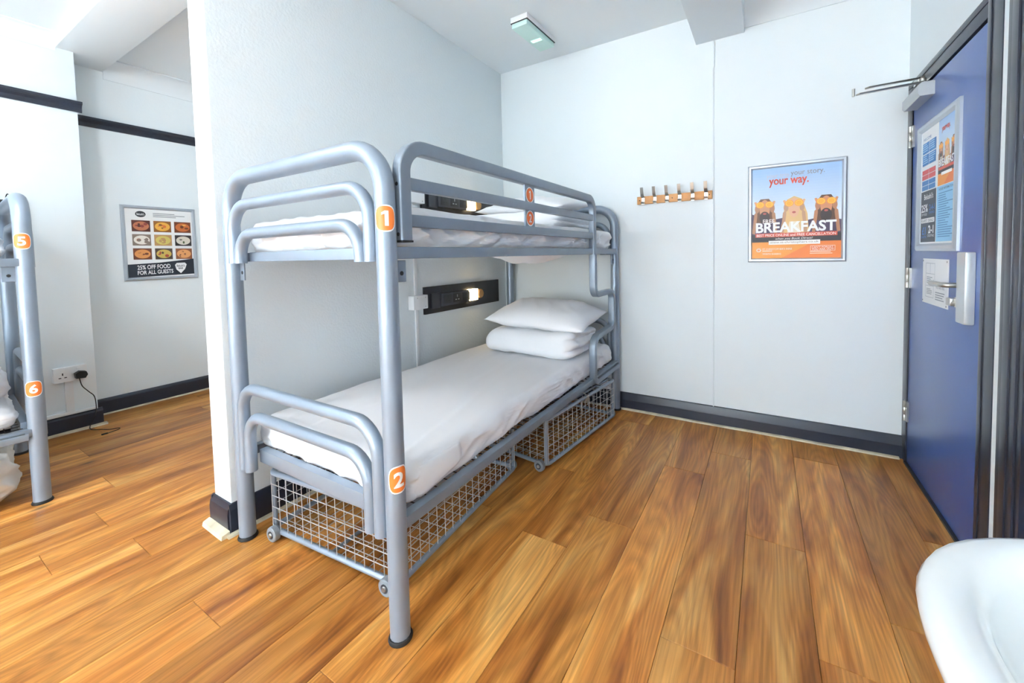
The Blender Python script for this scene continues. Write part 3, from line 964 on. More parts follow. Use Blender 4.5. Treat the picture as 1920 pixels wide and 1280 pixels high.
# ------------------------------------------------------------------ wire storage baskets
def make_basket(label, loc, rz, length, latch):
    t = thing('storage_basket', label, 'basket', loc, rz, 'wire baskets under the bunk')
    Wd, H0, H1 = 0.71, 0.036, 0.280        # origin at the front right lower corner; x to the left is negative
    def ring(z, name):
        mb = MB()
        mb.tube(fillet([(-0.3, 0, z), (0, 0, z), (0, length, z), (-Wd, length, z), (-Wd, 0, z), (-0.3, 0, z)], 0.03, 5), 0.0112, 12)
        mb.build(name, M_STEEL, t)
    ring(H0, 'bottom_frame'); ring(H1, 'top_frame')
    for x, y in ((0, 0), (-Wd, 0), (-Wd, length), (0, length)):
        mb = MB()
        ix = x + (-0.008 if x == 0 else 0.008); iy = y + (0.008 if y == 0 else -0.008)
        mb.tube([(ix, iy, H0), (ix, iy, H1)], 0.0095, 12)
        mb.build('corner_post', M_STEEL, t)
    def grid(name, fn, a0, a1, b0, b1, na, nb):
        mb = MB()
        r = 0.0018
        for i in range(na + 1):
            a = a0 + (a1 - a0) * i / na
            mb.tube([fn(a, b0), fn(a, b1)], r, 5)
        for j in range(nb + 1):
            b = b0 + (b1 - b0) * j / nb
            mb.tube([fn(a0, b), fn(a1, b)], r, 5)
        tag(mb.build(name, M_WIRE, t), kind='stuff')
    na = 14; nl = int(length / 0.05)
    grid('front_mesh', lambda a, b: (-a, -0.004, b), 0.012, Wd - 0.012, H0, H1, na, 5)
    grid('back_mesh', lambda a, b: (-a, length, b), 0.012, Wd - 0.012, H0, H1, na, 5)
    grid('side_mesh', lambda a, b: (0.004, a, b), 0.012, length - 0.012, H0, H1, nl, 5)
    grid('side_mesh', lambda a, b: (-Wd, a, b), 0.012, length - 0.012, H0, H1, nl, 5)
    grid('floor_mesh', lambda a, b: (-a, b, H0 - 0.002), 0.012, Wd - 0.012, 0.01, length - 0.01, na, nl)
    cr = MB()
    cr.tube([(-Wd * 0.5, 0.0, H0 - 0.006), (-Wd * 0.5, length, H0 - 0.006)], 0.008, 10)
    cr.build('base_bar', M_STEEL2, t)
    lid = MB()
    lid.tube(fillet([(-0.3, 0.02, H1 + 0.012), (-0.03, 0.02, H1 + 0.012), (-0.03, length - 0.02, H1 + 0.012), (-Wd + 0.03, length - 0.02, H1 + 0.012), (-Wd + 0.03, 0.02, H1 + 0.012), (-0.3, 0.02, H1 + 0.012)], 0.025, 5), 0.0085, 12)
    lo = lid.build('lid', M_STEEL2, t)
    lg = MB()
    for i in range(na + 1):
        a = 0.03 + (Wd - 0.06) * i / na
        lg.tube([(-a, 0.02, H1 + 0.012), (-a, length - 0.02, H1 + 0.012)], 0.0017, 5)
    for j in range(nl + 1):
        b = 0.02 + (length - 0.04) * j / nl
        lg.tube([(-0.03, b, H1 + 0.014), (-Wd + 0.03, b, H1 + 0.014)], 0.0017, 5)
    tag(lg.build('lid_mesh', M_BLACKWIRE, lo), kind='stuff')
    for k in (0.25, 0.75):
        hb_ = MB(); hb_.box((-0.04, length * k - 0.015, H1 - 0.004), (0.004, length * k + 0.015, H1 + 0.02), 0.003)
        hb_.build('lid_hinge', M_STEEL2, t)
    if latch:
        lt = MB()
        yl = length * 0.5
        lt.tube(fillet([(0.012, yl - 0.055, H1 - 0.004), (0.014, yl - 0.055, H1 - 0.085), (0.014, yl + 0.035, H1 - 0.085), (0.014, yl + 0.035, H1 - 0.01)], 0.006, 3), 0.0028, 8)
        lt.tube([(-0.025, yl + 0.02, H1 + 0.026), (0.014, yl + 0.02, H1 + 0.004)], 0.004, 8)
        lt.box((-0.004, yl + 0.01, H1 - 0.03), (0.012, yl + 0.04, H1 + 0.012), 0.002)
        tag(lt.build('hasp', M_CHROME, t), 'bright metal hasp and staple')
    for x, y in ((-0.035, -0.018), (-Wd + 0.035, -0.018), (-0.035, length + 0.018), (-Wd + 0.035, length + 0.018)):
        wm = MB()
        wm.lathe([(0, -0.013), (0.027, -0.013), (0.0305, -0.01), (0.031, 0), (0.0305, 0.01), (0.027, 0.013), (0, 0.013)], (x, y, 0.031), 'Y', 26)
        wo = wm.build('wheel', M_WHEEL, t)
        sg = -1 if y < 0 else 1
        hm = MB(); hm.lathe([(0, 0.0), (0.016, 0.0), (0.016, 0.0015), (0, 0.0015)] if sg > 0 else [(0, 0.0), (0.016, 0.0), (0.016, -0.0015), (0, -0.0015)], (x, y + sg * 0.013, 0.031), 'Y', 18)
        hm.build('hub_ring', M_BLACK2, wo)
        cm = MB(); cm.lathe([(0, 0), (0.010, 0), (0.008, sg * 0.004), (0, sg * 0.005)], (x, y + sg * 0.014, 0.031), 'Y', 14)
        cm.build('hub_cap', M_CHROME, wo)
        ax = MB(); ax.tube([(x, y - sg * 0.02, 0.031), (x, y, 0.031)], 0.006, 8); ax.box((x - 0.012, y - sg * 0.018 - 0.004, 0.02), (x + 0.012, y - sg * 0.018 + 0.004, 0.05))
        ax.build('axle', M_STEEL2, t)
    return t
make_basket('grey wire basket on wheels under the end of the bunk with the sticker 2', (-1.10, 0.917, 0), math.radians(4.2), 0.85, False)
make_basket('grey wire basket with a hasp, poking out under the bunk ladder', (-1.02, 1.86, 0), math.radians(-6.8), 0.83, True)

# ------------------------------------------------------------------ reading light panels and conduit on the partition
XF = XP1
def light_panel(label, zc, y0, y1, hh):
    t = thing('reading_light_panel', label, 'light panel', (XF, (y0 + y1) / 2, zc))
    L_ = (y1 - y0) / 2
    b = MB(); b.box((0, -L_, -hh), (0.018, L_, hh), 0.0015); b.build('backboard', M_BLACK, t)
    b = MB(); b.box((0.018, -L_ + 0.05, -0.058), (0.034, -L_ + 0.13, 0.045), 0.002); b.build('switch_module', M_BLACK2, t)
    b = MB(); b.box((0.018, -L_ + 0.13, -0.05), (0.046, 0.0, 0.04), 0.003); h = b.build('socket_strip', M_BLACK2, t)
    for k in range(3):
        s = MB(); s.box((0.046, -L_ + 0.15 + k * 0.1, -0.035), (0.0475, -L_ + 0.235 + k * 0.1, 0.028), 0.001); so = s.build('socket_face', M_BLACK, h)
        q = MB()
        for dy, dz, wy, wz in ((0.042, 0.01, 0.003, 0.009), (0.028, -0.016, 0.007, 0.003), (0.056, -0.016, 0.007, 0.003)):
            yb = -L_ + 0.15 + k * 0.1 + dy
            q.box((0.0475, yb - wy, dz - wz), (0.0482, yb + wy, dz + wz))
        q.build('socket_hole', M_WIRE if k == 1 else M_RUB, so)
    g = MB(); g.box((0.018, 0.005, -0.045), (0.05, 0.105, 0.042), 0.006)
    tag(g.build('lamp', M_GLOW, t), 'lit warm reading lamp')
    k = MB(); k.lathe([(0, 0), (0.036, 0), (0.036, 0.03), (0.03, 0.036), (0, 0.036)], (0.018, 0.14, 0.0), 'X', 24)
    k.build('lamp_dial', mat('amber_dial', (196, 150, 96), 0.25, metal=0.4), t)
    return t
light_panel('black reading light panel with a lit lamp above the lower bunk mattress', 0.877, 1.94, 2.795, 0.092)
light_panel('black reading light panel with a lit lamp above the upper bunk mattress', 1.563, 1.94, 2.795, 0.092)
cd = thing('cable_conduit', 'white plastic conduit with junction boxes on the partition behind the bunk', 'conduit', (XF, 1.875, 0))
b = MB(); b.box((0, -0.012, 0.13), (0.012, 0.012, 1.52), 0.002); b.build('trunking', M_PLASTIC, cd)
for z in (0.877, 1.563):
    b = MB(); b.box((0.0, -0.062, z - 0.045), (0.05, 0.062, z + 0.045), 0.004); jb = b.build('junction_box', M_PLASTIC, cd)
    for dy, dz in ((-0.03, 0.03), (0.04, 0.03), (0.04, -0.03)):
        s = MB(); s.lathe([(0, 0), (0.004, 0), (0.004, 0.001), (0, 0.001)], (0.05, dy, z + dz), 'X', 8)
        s.build('screw', M_WIRE, jb)

# ------------------------------------------------------------------ far wall: coat rack, pipe, poster
rk = thing('coat_rack', 'oak coat rack board with six metal hooks on the far wall', 'coat rack', (-0.562, YB, 1.545))
b = MB(); b.box((-0.249, -0.018, -0.0275), (0.249, 0, 0.0275), 0.002); b.build('board', M_RACK, rk)
for i in range(6):
    hx = -0.205 + i * 0.0835
    h = MB()
    prof = [(0.0105, 0.0018), (-0.0105, 0.0018), (-0.0105, -0.0018), (0.0105, -0.0018)]
    h.sweep([(hx, -0.0198, 0.024), (hx, -0.0198, -0.03)], prof, ref=(1, 0, 0))
    h.sweep(fillet([(hx, -0.0205, 0.018), (hx, -0.05, 0.03), (hx, -0.066, 0.085)], 0.03, 6), prof, ref=(1, 0, 0))
    h.sweep(fillet([(hx, -0.0205, -0.012), (hx, -0.038, -0.03), (hx, -0.046, -0.012)], 0.008, 5), prof, ref=(1, 0, 0))
    h.build('hook', M_CHROME, rk)
for x in (-0.23, -0.005, 0.232):
    sc = MB(); sc.lathe([(0, -0.018), (0.004, -0.018), (0.004, -0.0188), (0, -0.0188)], (x, 0, 0), 'Y', 8)
    sc.build('screw', M_RUB, rk)
pp = MB()
pp.tube([(-0.306, YB - 0.004, 2.54), (-0.302, YB - 0.004, 2.52), (-0.302, YB - 0.004, 2.38), (-0.307, YB - 0.004, 2.36), (-0.307, YB - 0.004, 0.12)], 0.0045, 8)
tag(pp.build('wall_cable', M_WALL), 'thin painted-over cable running down the far wall beside the coat rack', 'cable')

def snap_frame(name, label, o, ux, uy, n, w_, h_, fw=0.024, depth=0.014):
    """silver snap frame; o is the upper left corner on the wall"""
    t = thing(name, label, 'poster', tuple(Vector(o) - Vector(uy) * h_ + Vector(ux) * (w_ / 2)))
    base = Vector(t.location)
    o, ux, uy, n = Vector(o) - base, Vector(ux), Vector(uy), Vector(n)
    def P(x, y, d): return o + ux * x - uy * y + n * d
    b = MB()
    pr = [(0, 0), (0, depth * 0.6), (fw * 0.3, depth), (fw * 0.7, depth), (fw, depth * 0.35), (fw, 0)]
    rings = [[P(a, a, d) for a, d in pr], [P(w_ - a, a, d) for a, d in pr], [P(w_ - a, h_ - a, d) for a, d in pr], [P(a, h_ - a, d) for a, d in pr]]
    q = len(pr)
    b.add([p for r in rings for p in r], [(i * q + k, i * q + k + 1, ((i + 1) % 4) * q + k + 1, ((i + 1) % 4) * q + k) for i in range(4) for k in range(q - 1)])
    b.build('frame', M_SILVER, t, angle=20)
    bb = MB(); bb.add([P(0.004, 0.004, 0.001), P(w_ - 0.004, 0.004, 0.001), P(w_ - 0.004, h_ - 0.004, 0.001), P(0.004, h_ - 0.004, 0.001)], [(0, 1, 2, 3)])
    s = Sheet(P(fw, fw, 0.003), ux, uy, n, w_ - 2 * fw, h_ - 2 * fw)
    return t, s

def breakfast(s, x0, y0, x1, y1, detail=True):
    """breakfast poster drawn in the rectangle x0..x1, y0..y1 of sheet s"""
    X = lambda v: x0 + (x1 - x0) * v
    Y = lambda v: y0 + (y1 - y0) * v
    sx, sy = x1 - x0, y1 - y0
    for i in range(18):
        k = i / 17
        c = tuple(int(p + (q - p) * k) for p, q in zip((158, 192, 232), (226, 236, 247)))
        s.rect(X(0), Y(i * 0.03), X(1), Y(i * 0.03 + 0.03) if i < 17 else Y(0.72), c, 1)
    s.poly([(X(0), Y(0.82)), (X(1), Y(0.82)), (X(1), Y(0.60)), (X(0.8), Y(0.56)), (X(0.6), Y(0.6)), (X(0.4), Y(0.55)), (X(0.2), Y(0.58)), (X(0), Y(0.5))], (74, 58, 84), 1.4)
    s.rect(X(0), Y(0.735), X(1), Y(0.82), (46, 40, 44), 1.7)
    for cx, hair, skin, beard in ((0.15, (108, 72, 52), (206, 150, 112), (62, 46, 44)), (0.49, (222, 184, 128), (226, 176, 140), None), (0.84, (92, 58, 42), (208, 142, 104), (58, 40, 36))):
        s.poly([(X(cx - 0.16), Y(0.74)), (X(cx + 0.17), Y(0.74)), (X(cx + 0.15), Y(0.52)), (X(cx + 0.09), Y(0.36)), (X(cx), Y(0.325)), (X(cx - 0.08), Y(0.36)), (X(cx - 0.12), Y(0.5))] if beard is None else
               [(X(cx - 0.1), Y(0.6)), (X(cx + 0.1), Y(0.6)), (X(cx + 0.115), Y(0.42)), (X(cx + 0.05), Y(0.335)), (X(cx - 0.05), Y(0.335)), (X(cx - 0.115), Y(0.42))], hair, 2)
        s.oval(X(cx), Y(0.45), 0.062 * sx, 0.105 * sy, skin, 2.4)
        arm = tuple(int(v * 0.86) for v in skin)
        if beard:
            s.oval(X(cx), Y(0.545), 0.062 * sx, 0.07 * sy, beard, 2.6)
        else:
            s.poly([(X(cx - 0.08), Y(0.74)), (X(cx + 0.08), Y(0.74)), (X(cx + 0.05), Y(0.6)), (X(cx - 0.05), Y(0.6))], (238, 226, 206), 2.6)
        s.oval(X(cx), Y(0.5), 0.022 * sx, 0.012 * sy, (186, 92, 84), 2.8, 10)
        for sg in (-1, 1):
            s.poly([(X(cx + sg * 0.115), Y(0.73)), (X(cx + sg * 0.15), Y(0.72)), (X(cx + sg * 0.125), Y(0.5)), (X(cx + sg * 0.09), Y(0.47)), (X(cx + sg * 0.088), Y(0.52))][::sg], arm, 2.7)
            s.oval(X(cx + sg * 0.09), Y(0.445), 0.028 * sx, 0.045 * sy, arm, 2.9, 14)
            for q in range(3):
                s.oval(X(cx + sg * (0.098 + 0.006 * q)), Y(0.405 - 0.016 * q), 0.016 * sx, 0.011 * sy, skin, 2.95, 10)
            s.oval(X(cx + sg * 0.055), Y(0.4), 0.05 * sx, 0.036 * sy, (240, 150, 40), 3.0, 20)
            s.oval(X(cx + sg * 0.055), Y(0.4), 0.041 * sx, 0.029 * sy, (250, 206, 96), 3.2, 20)
            s.oval(X(cx + sg * 0.055), Y(0.4), 0.034 * sx, 0.024 * sy, (244, 168, 58), 3.4, 20)
    T = lambda t, a, b, c, d, rgb, **k: s.text(t, X(a), Y(b), X(c), Y(d), rgb, layer=5, **k)
    s.rect(X(0), Y(0.82), X(1), Y(1), (232, 150, 62), 2.0)
    s.poly([(X(0.35), Y(1)), (X(1), Y(1)), (X(1), Y(0.82)), (X(0.72), Y(0.82))], (226, 124, 56), 2.2)
    T('your way.', 0.20, 0.125, 0.65, 0.215, (206, 66, 44), bold=0.02)
    T('FREE', 0.13, 0.565, 0.27, 0.61, (250, 244, 240), bold=0.01)
    T('BREAKFAST', 0.045, 0.60, 0.95, 0.715, (252, 252, 252), bold=0.03)
    if detail:
        T('your trip', 0.17, 0.065, 0.43, 0.125, (196, 192, 208))
        T('your story.', 0.45, 0.055, 0.82, 0.115, (136, 122, 132))
    s.rect(X(0.04), Y(0.722), X(0.96), Y(0.765), (206, 84, 62), 3.0)
    if detail:
        T('BEST PRICE ONLINE and FREE CANCELLATION', 0.055, 0.73, 0.945, 0.758, (250, 236, 230), bold=0.01)
        T('when you Book Direct!', 0.28, 0.772, 0.70, 0.802, (246, 244, 240), shear=0.3)
    s.rect(X(0.2), Y(0.805), X(0.78), Y(0.85), (250, 250, 248), 3.0)
    if detail:
        T('www.st-christophers.co.uk', 0.215, 0.813, 0.765, 0.842, (150, 132, 120))
        s.oval(X(0.08), Y(0.91), 0.03 * sx, 0.022 * sy, (252, 236, 222), 3)
        s.oval(X(0.08), Y(0.91), 0.016 * sx, 0.011 * sy, (226, 124, 56), 3.4)
        T("ST CHRISTOPHER'S INNS", 0.125, 0.888, 0.47, 0.908, (252, 244, 236), bold=0.01)
        s.lines(X(0.125), Y(0.915), X(0.3), Y(0.935), 1, (252, 236, 222))
        T('WORTH SHARING', 0.125, 0.943, 0.345, 0.963, (252, 244, 236), bold=0.01)
        s.rect(X(0.675), Y(0.868), X(0.94), Y(0.925), (250, 226, 206), 3); s.rect(X(0.68), Y(0.872), X(0.935), Y(0.921), (220, 110, 50), 3.2)
        T("CAN'T FORGET", 0.69, 0.876, 0.92, 0.894, (252, 244, 236)); T('YOU ASIA OUT!', 0.69, 0.898, 0.925, 0.917, (252, 244, 236), bold=0.01)
        s.lines(X(0.67), Y(0.93), X(0.95), Y(0.965), 2, (248, 216, 190))

t, s = snap_frame('poster', 'square breakfast poster in a silver frame on the far wall', (-0.104, YB, 1.70), (1, 0, 0), (0, 0, 1), (0, -1, 0), 0.502, 0.605)
breakfast(s, 0, 0, 1, 1)
s.build(t)

# poster of nine food photographs on the recessed left wall
t, s = snap_frame('poster', 'food poster of nine photographs in a silver frame on the recessed wall', (XW2, 1.13, 1.64), (0, 1, 0), (0, 0, 1), (1, 0, 0), 0.485, 0.615, 0.026)
s.rect(0, 0, 1, 1, (240, 242, 243), 1)
s.oval(0.22, 0.075, 0.075, 0.045, (38, 42, 50), 2); s.text("Belushi's", 0.165, 0.058, 0.275, 0.092, (240, 240, 240), 3, 0.01)
s.lines(0.40, 0.05, 0.9, 0.12, 3, (150, 154, 160))
food = [[(92, 46, 40), (196, 120, 84), (150, 70, 62)], [(150, 96, 40), (236, 176, 72), (222, 120, 60)], [(120, 62, 34), (206, 112, 52), (232, 170, 84)],
        [(140, 126, 116), (240, 234, 226), (172, 104, 72)], [(190, 150, 100), (214, 200, 110), (120, 130, 56)], [(58, 52, 52), (226, 220, 206), (96, 110, 70)],
        [(120, 66, 44), (222, 150, 86), (190, 96, 52)], [(84, 68, 56), (208, 180, 92), (176, 80, 56)], [(150, 92, 60), (226, 160, 100), (96, 50, 44)]]
for r in range(3):
    for c in range(3):
        x0_, y0_ = 0.085 + c * 0.315, 0.165 + r * 0.205
        x1_, y1_ = x0_ + 0.265, y0_ + 0.165
        k = food[r * 3 + c]
        s.rect(x0_, y0_, x1_, y1_, k[0], 2)
        s.oval((x0_ + x1_) / 2, (y0_ + y1_) / 2, 0.115, 0.066, k[1], 2.4)
        for _ in range(7):
            s.oval((x0_ + x1_) / 2 + random.uniform(-0.07, 0.07), (y0_ + y1_) / 2 + random.uniform(-0.035, 0.04), random.uniform(0.015, 0.04), random.uniform(0.01, 0.024), random.choice(k[1:] + [k[0]]), 2.6 + random.random(), 10)
s.poly([(0, 1), (1, 0.975), (1, 0.735), (0.72, 0.765), (0.45, 0.79), (0, 0.81)], (36, 42, 54), 4)
s.text('25% OFF FOOD', 0.13, 0.825, 0.62, 0.89, (244, 244, 244), 5, 0.02, 0, -0.015)
s.text('FOR ALL GUESTS', 0.13, 0.905, 0.66, 0.965, (244, 244, 244), 5, 0.02, 0, -0.015)
s.poly([(0.69, 0.83), (0.71, 0.9), (0.78, 0.96), (0.85, 0.895), (0.88, 0.825), (0.85, 0.795), (0.72, 0.8)], (246, 246, 246), 5)
s.text("Belushi's", 0.72, 0.825, 0.85, 0.86, (40, 44, 52), 6, 0.01); s.text('BAR', 0.745, 0.87, 0.82, 0.895, (40, 44, 52), 6, 0.03)
s.build(t)

# tall notice frame on the door
t, s = snap_frame('poster', 'tall silver notice frame with four sheets on the navy door', (XD, 2.728, 1.756), (0, -1, 0), (0, 0, 1), (-1, 0, 0), 0.50, 0.605, 0.034, 0.016)
s.rect(0, 0, 1, 1, (238, 241, 244), 0.3)
s.text('WELCOME', 0.06, 0.06, 0.3, 0.085, (90, 120, 170), 2)
for r in range(2):
    for c in range(2):
        s.rect(0.04 + c * 0.21, 0.105 + r * 0.105, 0.24 + c * 0.21, 0.2 + r * 0.105, (62, 128, 194), 2)
        s.rect(0.04 + c * 0.21, 0.345 + r * 0.045, 0.24 + c * 0.21, 0.385 + r * 0.045, (206, 84, 84), 2)
        s.rect(0.04 + c * 0.21, 0.44 + r * 0.045, 0.24 + c * 0.21, 0.48 + r * 0.045, (62, 128, 194), 2)
        s.lines(0.05 + c * 0.21, 0.115 + r * 0.105, 0.23 + c * 0.21, 0.19 + r * 0.105, 4, (170, 206, 236))
breakfast(s, 0.52, 0.0, 0.99, 0.53, False)
s.rect(0.02, 0.535, 0.48, 0.985, (62, 66, 76), 2)
s.text("Belushi's", 0.12, 0.56, 0.40, 0.61, (246, 246, 246), 3, 0.01)
s.text('25%', 0.04, 0.65, 0.24, 0.72, (246, 246, 246), 3, 0.02); s.text('OFF FOOD', 0.04, 0.73, 0.22, 0.75, (236, 236, 236), 3)
s.text('2-4-1', 0.29, 0.66, 0.45, 0.71, (64, 120, 190), 3, 0.02); s.text('DRINKS', 0.29, 0.72, 0.45, 0.74, (64, 120, 190), 3, 0.01)
s.rect(0.04, 0.775, 0.45, 0.815, (240, 240, 240), 3); s.text('GUEST DEALS', 0.06, 0.783, 0.43, 0.807, (62, 66, 76), 4, 0.01)
s.text('£1', 0.07, 0.85, 0.19, 0.92, (64, 120, 190), 3, 0.02); s.text('SHOTS', 0.05, 0.93, 0.21, 0.95, (64, 120, 190), 3, 0.01)
s.text('2-1', 0.27, 0.84, 0.43, 0.91, (246, 246, 246), 3, 0.03); s.text('COCKTAILS', 0.25, 0.92, 0.45, 0.94, (240, 240, 240), 3)
s.rect(0.50, 0.535, 0.99, 0.985, (142, 200, 236), 2)
s.text('HOUSE INFORMATION', 0.56, 0.55, 0.93, 0.57, (40, 70, 120), 3, 0.01)
s.lines(0.55, 0.59, 0.94, 0.96, 20, (84, 140, 190), 3, 0.5)
s.build(t)

# fire plan notice screwed to the door
t = thing('fire_plan_notice', 'small white evacuation plan notice screwed to the navy door', 'notice', (XD, 2.48, 0.905))
b = MB()
cpts = [(2.638, 1.116), (2.326, 1.116), (2.326, 0.905), (2.638, 0.905)]
b.box((-0.004, -0.155, 0.0), (0, 0.158, 0.21), 0.001); b.build('plate', M_PLASTIC, t)
s = Sheet((-0.0042, 0.158, 0.21), (0, -1, 0), (0, 0, 1), (-1, 0, 0), 0.313, 0.21)
for (xa, ya, xb, yb) in ((0.15, 0.1, 0.52, 0.1), (0.15, 0.1, 0.15, 0.6), (0.52, 0.1, 0.52, 0.45), (0.15, 0.33, 0.52, 0.33), (0.15, 0.6, 0.48, 0.6), (0.33, 0.1, 0.33, 0.33), (0.48, 0.45, 0.48, 0.85), (0.15, 0.6, 0.15, 0.85), (0.15, 0.85, 0.48, 0.85)):
    s.rect(min(xa, xb) - 0.004, min(ya, yb) - 0.005, max(xa, xb) + 0.004, max(ya, yb) + 0.005, (170, 176, 184), 1)
s.lines(0.2, 0.4, 0.46, 0.56, 4, (150, 156, 164)); s.lines(0.2, 0.66, 0.44, 0.8, 4, (150, 156, 164))
s.text('YOU ARE HERE', 0.58, 0.58, 0.9, 0.63, (120, 124, 132), 2); s.lines(0.56, 0.7, 0.92, 0.9, 4, (150, 156, 164))
for x, y in ((0.03, 0.05), (0.97, 0.05), (0.03, 0.95), (0.97, 0.95)):
    s.oval(x, y, 0.013, 0.02, (30, 30, 32), 2, 10)
s.build(t, 'plan_print')

# ------------------------------------------------------------------ ceiling emergency light
t = thing('emergency_light', 'white emergency light box with a green glow on the ceiling', 'light', (-1.395, 2.475, CEIL), math.radians(-2))
b = MB(); b.box((-0.065, -0.185, -0.036), (0.065, 0.185, 0), 0.003); b.build('housing', M_PLASTIC, t)
b = MB(); b.box((-0.060, -0.18, -0.07), (0.060, 0.18, -0.038), 0.006); df = b.build('diffuser', M_GREEN, t)
b = MB(); b.box((-0.034, 0.015, -0.0712), (0.04, 0.045, -0.0702)); b.build('glowing_tube', M_GREENLED, df)
b = MB(); b.box((-0.0655, -0.1855, -0.0385), (0.0655, 0.1855, -0.0355)); b.build('seam', M_BLACK2, t)

# ------------------------------------------------------------------ left wall: trunking, double socket, plug and lead
t = thing('wall_socket', 'white double wall socket above the skirting behind the second bunk', 'socket', (XW, 0.757, 0.41))
b = MB(); b.box((0, -0.078, -0.05), (0.036, 0.078, 0.05), 0.004); b.build('back_box', M_PLASTIC, t)
fc_ = MB(); fc_.box((0.036, -0.078, -0.05), (0.042, 0.078, 0.05), 0.002); fo = fc_.build('face_plate', M_PLASTIC, t)
for yc in (-0.037, 0.037):
    q = MB()
    for dy, dz, wy, wz in ((0, 0.006, 0.003, 0.008), (-0.013, -0.018, 0.006, 0.003), (0.013, -0.018, 0.006, 0.003)):
        q.box((0.042, yc + dy - wy, dz - wz), (0.0427, yc + dy + wy, dz + wz))
    q.build('pin_hole', M_BLACK, fo)
    r_k = MB(); r_k.box((0.042, yc - 0.009, 0.026), (0.046, yc + 0.009, 0.04), 0.001); r_k.build('rocker_switch', M_PLASTIC, fo)
t = thing('trunking_run', 'white plastic trunking from the wall socket down to the skirting', 'trunking', (XW, 0.75, 0.12))
b = MB(); b.box((0, -0.02, 0.012), (0.02, 0.02, 0.24), 0.002); b.build('drop', M_PLASTIC, t)
b = MB(); b.box((0, -1.9, 0.003), (0.022, 0.0, 0.026), 0.002); b.build('run', M_PLASTIC, t)
b = MB(); b.box((0.0, 0.0, 0.003), (0.022, 0.13, 0.018), 0.002); b.build('run', M_PLASTIC, t)
t = thing('phone_charger', 'black charger plugged into the white wall socket with its lead trailing to the floor', 'charger', (XW + 0.042, 0.80, 0.40))
b = MB()
def chf(a, b_, h): return (h, a, b_)
b.prism([(-0.026, -0.022), (0.018, -0.026), (0.03, -0.004), (0.024, 0.018), (-0.006, 0.026), (-0.03, 0.012)], chf, 0.045)
b.build('plug', M_RUB, t)
b = MB()
pts = [(0.03, -0.01, -0.02), (0.035, 0.0, -0.08), (0.03, 0.03, -0.13), (0.012, 0.06, -0.18), (0.01, 0.065, -0.27), (0.02, 0.05, -0.33), (0.05, 0.02, -0.375), (0.07, 0.025, -0.395), (0.12, 0.06, -0.3965), (0.17, 0.085, -0.3965), (0.20, 0.13, -0.3965), (0.23, 0.12, -0.3965), (0.24, 0.09, -0.3965), (0.25, 0.06, -0.3965)]
def smooth_path(pts, n=6):
    pts = [Vector(p) for p in pts]
    out = []
    for i in range(len(pts) - 1):
        p0, p1, p2, p3 = pts[max(i - 1, 0)], pts[i], pts[i + 1], pts[min(i + 2, len(pts) - 1)]
        for k in range(n):
            u = k / n
            out.append(0.5 * ((2 * p1) + (p2 - p0) * u + (2 * p0 - 5 * p1 + 4 * p2 - p3) * u * u + (3 * p1 - p0 - 3 * p2 + p3) * u ** 3))
    out.append(pts[-1])
    return out
b.tube(smooth_path(pts), 0.0028, 8)
b.box((0.243, 0.03, -0.3995), (0.257, 0.062, -0.391), 0.002)
b.build('lead', M_RUB, t)
# reading panel of the second bunk on the left wall
t = thing('reading_light_panel', 'black socket panel with dangling leads on the wall above the upper bunk numbered 5', 'light panel', (XW, 0.33, 1.50))
b = MB(); b.box((0, -0.42, -0.09), (0.018, 0.30, 0.09), 0.0015); b.build('backboard', M_BLACK, t)
b = MB(); b.box((0.018, -0.30, -0.05), (0.046, 0.16, 0.04), 0.003); b.build('socket_strip', M_BLACK2, t)
b = MB()
for y0_, dx in ((0.05, 0.03), (0.1, 0.0), (0.2, 0.02)):
    b.tube(smooth_path([(0.03, y0_, 0.03), (0.09, y0_ + 0.01, 0.12), (0.13 + dx, y0_ + 0.03, 0.02), (0.12 + dx, y0_ + 0.02, -0.08)]), 0.003, 6)
b.build('lead', M_RUB, t)

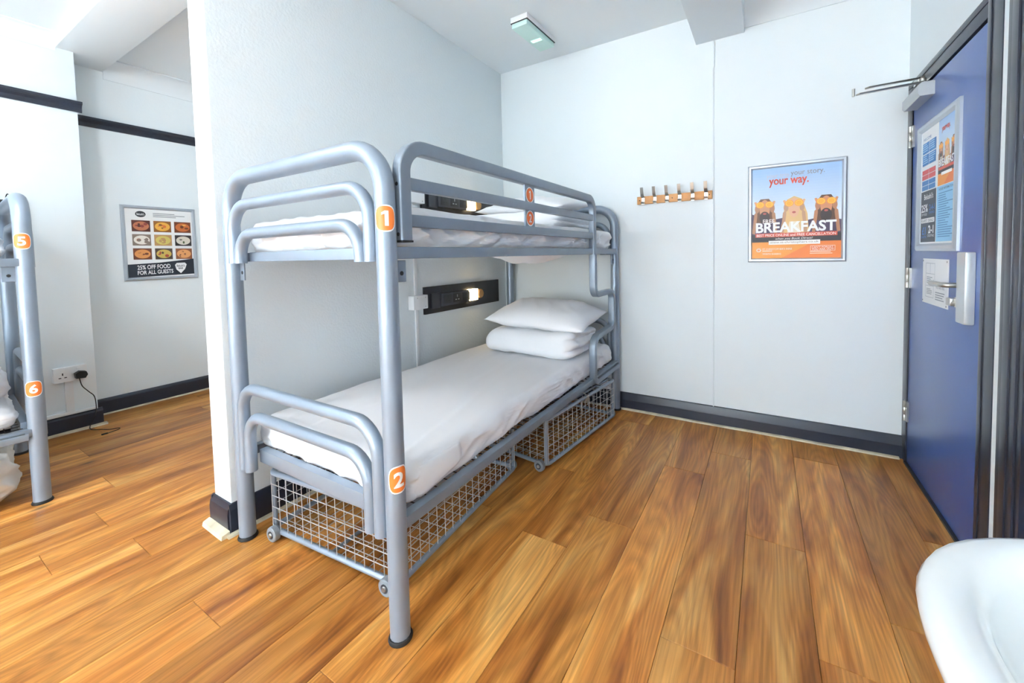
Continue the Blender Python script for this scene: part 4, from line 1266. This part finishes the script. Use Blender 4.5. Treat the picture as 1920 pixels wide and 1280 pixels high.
# ------------------------------------------------------------------ wash basin by the second door
t = thing('wash_basin', 'white ceramic wash basin on a pedestal against the door wall', 'basin', (0.44, 0.475, 0))
def basin_ring(hx, hy, z, cx=0.0, ex=2.5, n=64):
    out = []
    for k in range(n):
        a = 2 * PI * k / n
        ca, sa = math.cos(a), math.sin(a)
        q = (abs(ca) ** ex + abs(sa) ** ex) ** (-1 / ex)
        x = cx + hx * q * ca
        out.append((min(x, 0.238), hy * q * sa, z))
    return out
rings = [basin_ring(0.10, 0.10, 0.62), basin_ring(0.19, 0.15, 0.645), basin_ring(0.265, 0.205, 0.70), basin_ring(0.295, 0.232, 0.765), basin_ring(0.308, 0.242, 0.80),
         basin_ring(0.310, 0.244, 0.812), basin_ring(0.306, 0.240, 0.822), basin_ring(0.296, 0.231, 0.827), basin_ring(0.28, 0.217, 0.826), basin_ring(0.262, 0.202, 0.82, -0.004),
         basin_ring(0.247, 0.190, 0.806, -0.012), basin_ring(0.232, 0.178, 0.78, -0.02), basin_ring(0.205, 0.158, 0.735, -0.02), basin_ring(0.16, 0.125, 0.70, -0.02), basin_ring(0.09, 0.07, 0.682, -0.02), basin_ring(0.022, 0.022, 0.676, -0.02)]
b = MB(); n = 64
b.add([p for r in rings for p in r], [tuple(range(n - 1, -1, -1))] + [(i * n + k, i * n + (k + 1) % n, (i + 1) * n + (k + 1) % n, (i + 1) * n + k) for i in range(len(rings) - 1) for k in range(n)] + [tuple((len(rings) - 1) * n + k for k in range(n))])
b.build('bowl', M_CERAMIC, t, angle=180)
b = MB(); b.lathe([(0, 0), (0.11, 0), (0.115, 0.02), (0.085, 0.12), (0.078, 0.4), (0.10, 0.63), (0, 0.63)], (0.05, 0, 0), seg=32); b.build('pedestal', M_CERAMIC, t, angle=60)
b = MB(); b.lathe([(0, 0.6765), (0.02, 0.6765), (0.02, 0.679), (0, 0.679)], (-0.02, 0, 0), seg=20); b.build('drain', M_CHROME, t)
b = MB(); b.lathe([(0, 0), (0.022, 0), (0.02, 0.01), (0.014, 0.02), (0.013, 0.09), (0, 0.1)], (0.2, 0, 0.815), seg=18)
b.tube(fillet([(0.2, 0, 0.88), (0.16, 0, 0.91), (0.10, 0, 0.9), (0.095, 0, 0.875)], 0.02), 0.011, 12); b.build('tap', M_CHROME, t)

# glowing globes added out of view to brighten the ceiling and walls
for lx, ly, es, lab in FILL_LAMPS:
    t = thing('fill_pendant', lab, 'pendant lamp', (lx, ly, CEIL), 0, 'unseen fill globes')
    b = MB(); b.lathe([(0, 0), (0.05, 0), (0.05, -0.02), (0.01, -0.035), (0.004, -0.04), (0.004, -0.26), (0.035, -0.265), (0.035, -0.29), (0, -0.29)], (0, 0, 0), seg=20)
    b.build('fill_fitting', M_PLASTIC, t)
    b = MB(); b.lathe([(0.14 * math.sin(PI * k / 16), -0.415 + 0.14 * math.cos(PI * k / 16)) for k in range(17)], (0, 0, 0), seg=28)
    b.build('globe', mat('opal_fill_globe_%d' % int(es), (255, 255, 255), 0.4, emit=(246, 251, 255), estr=es), t)
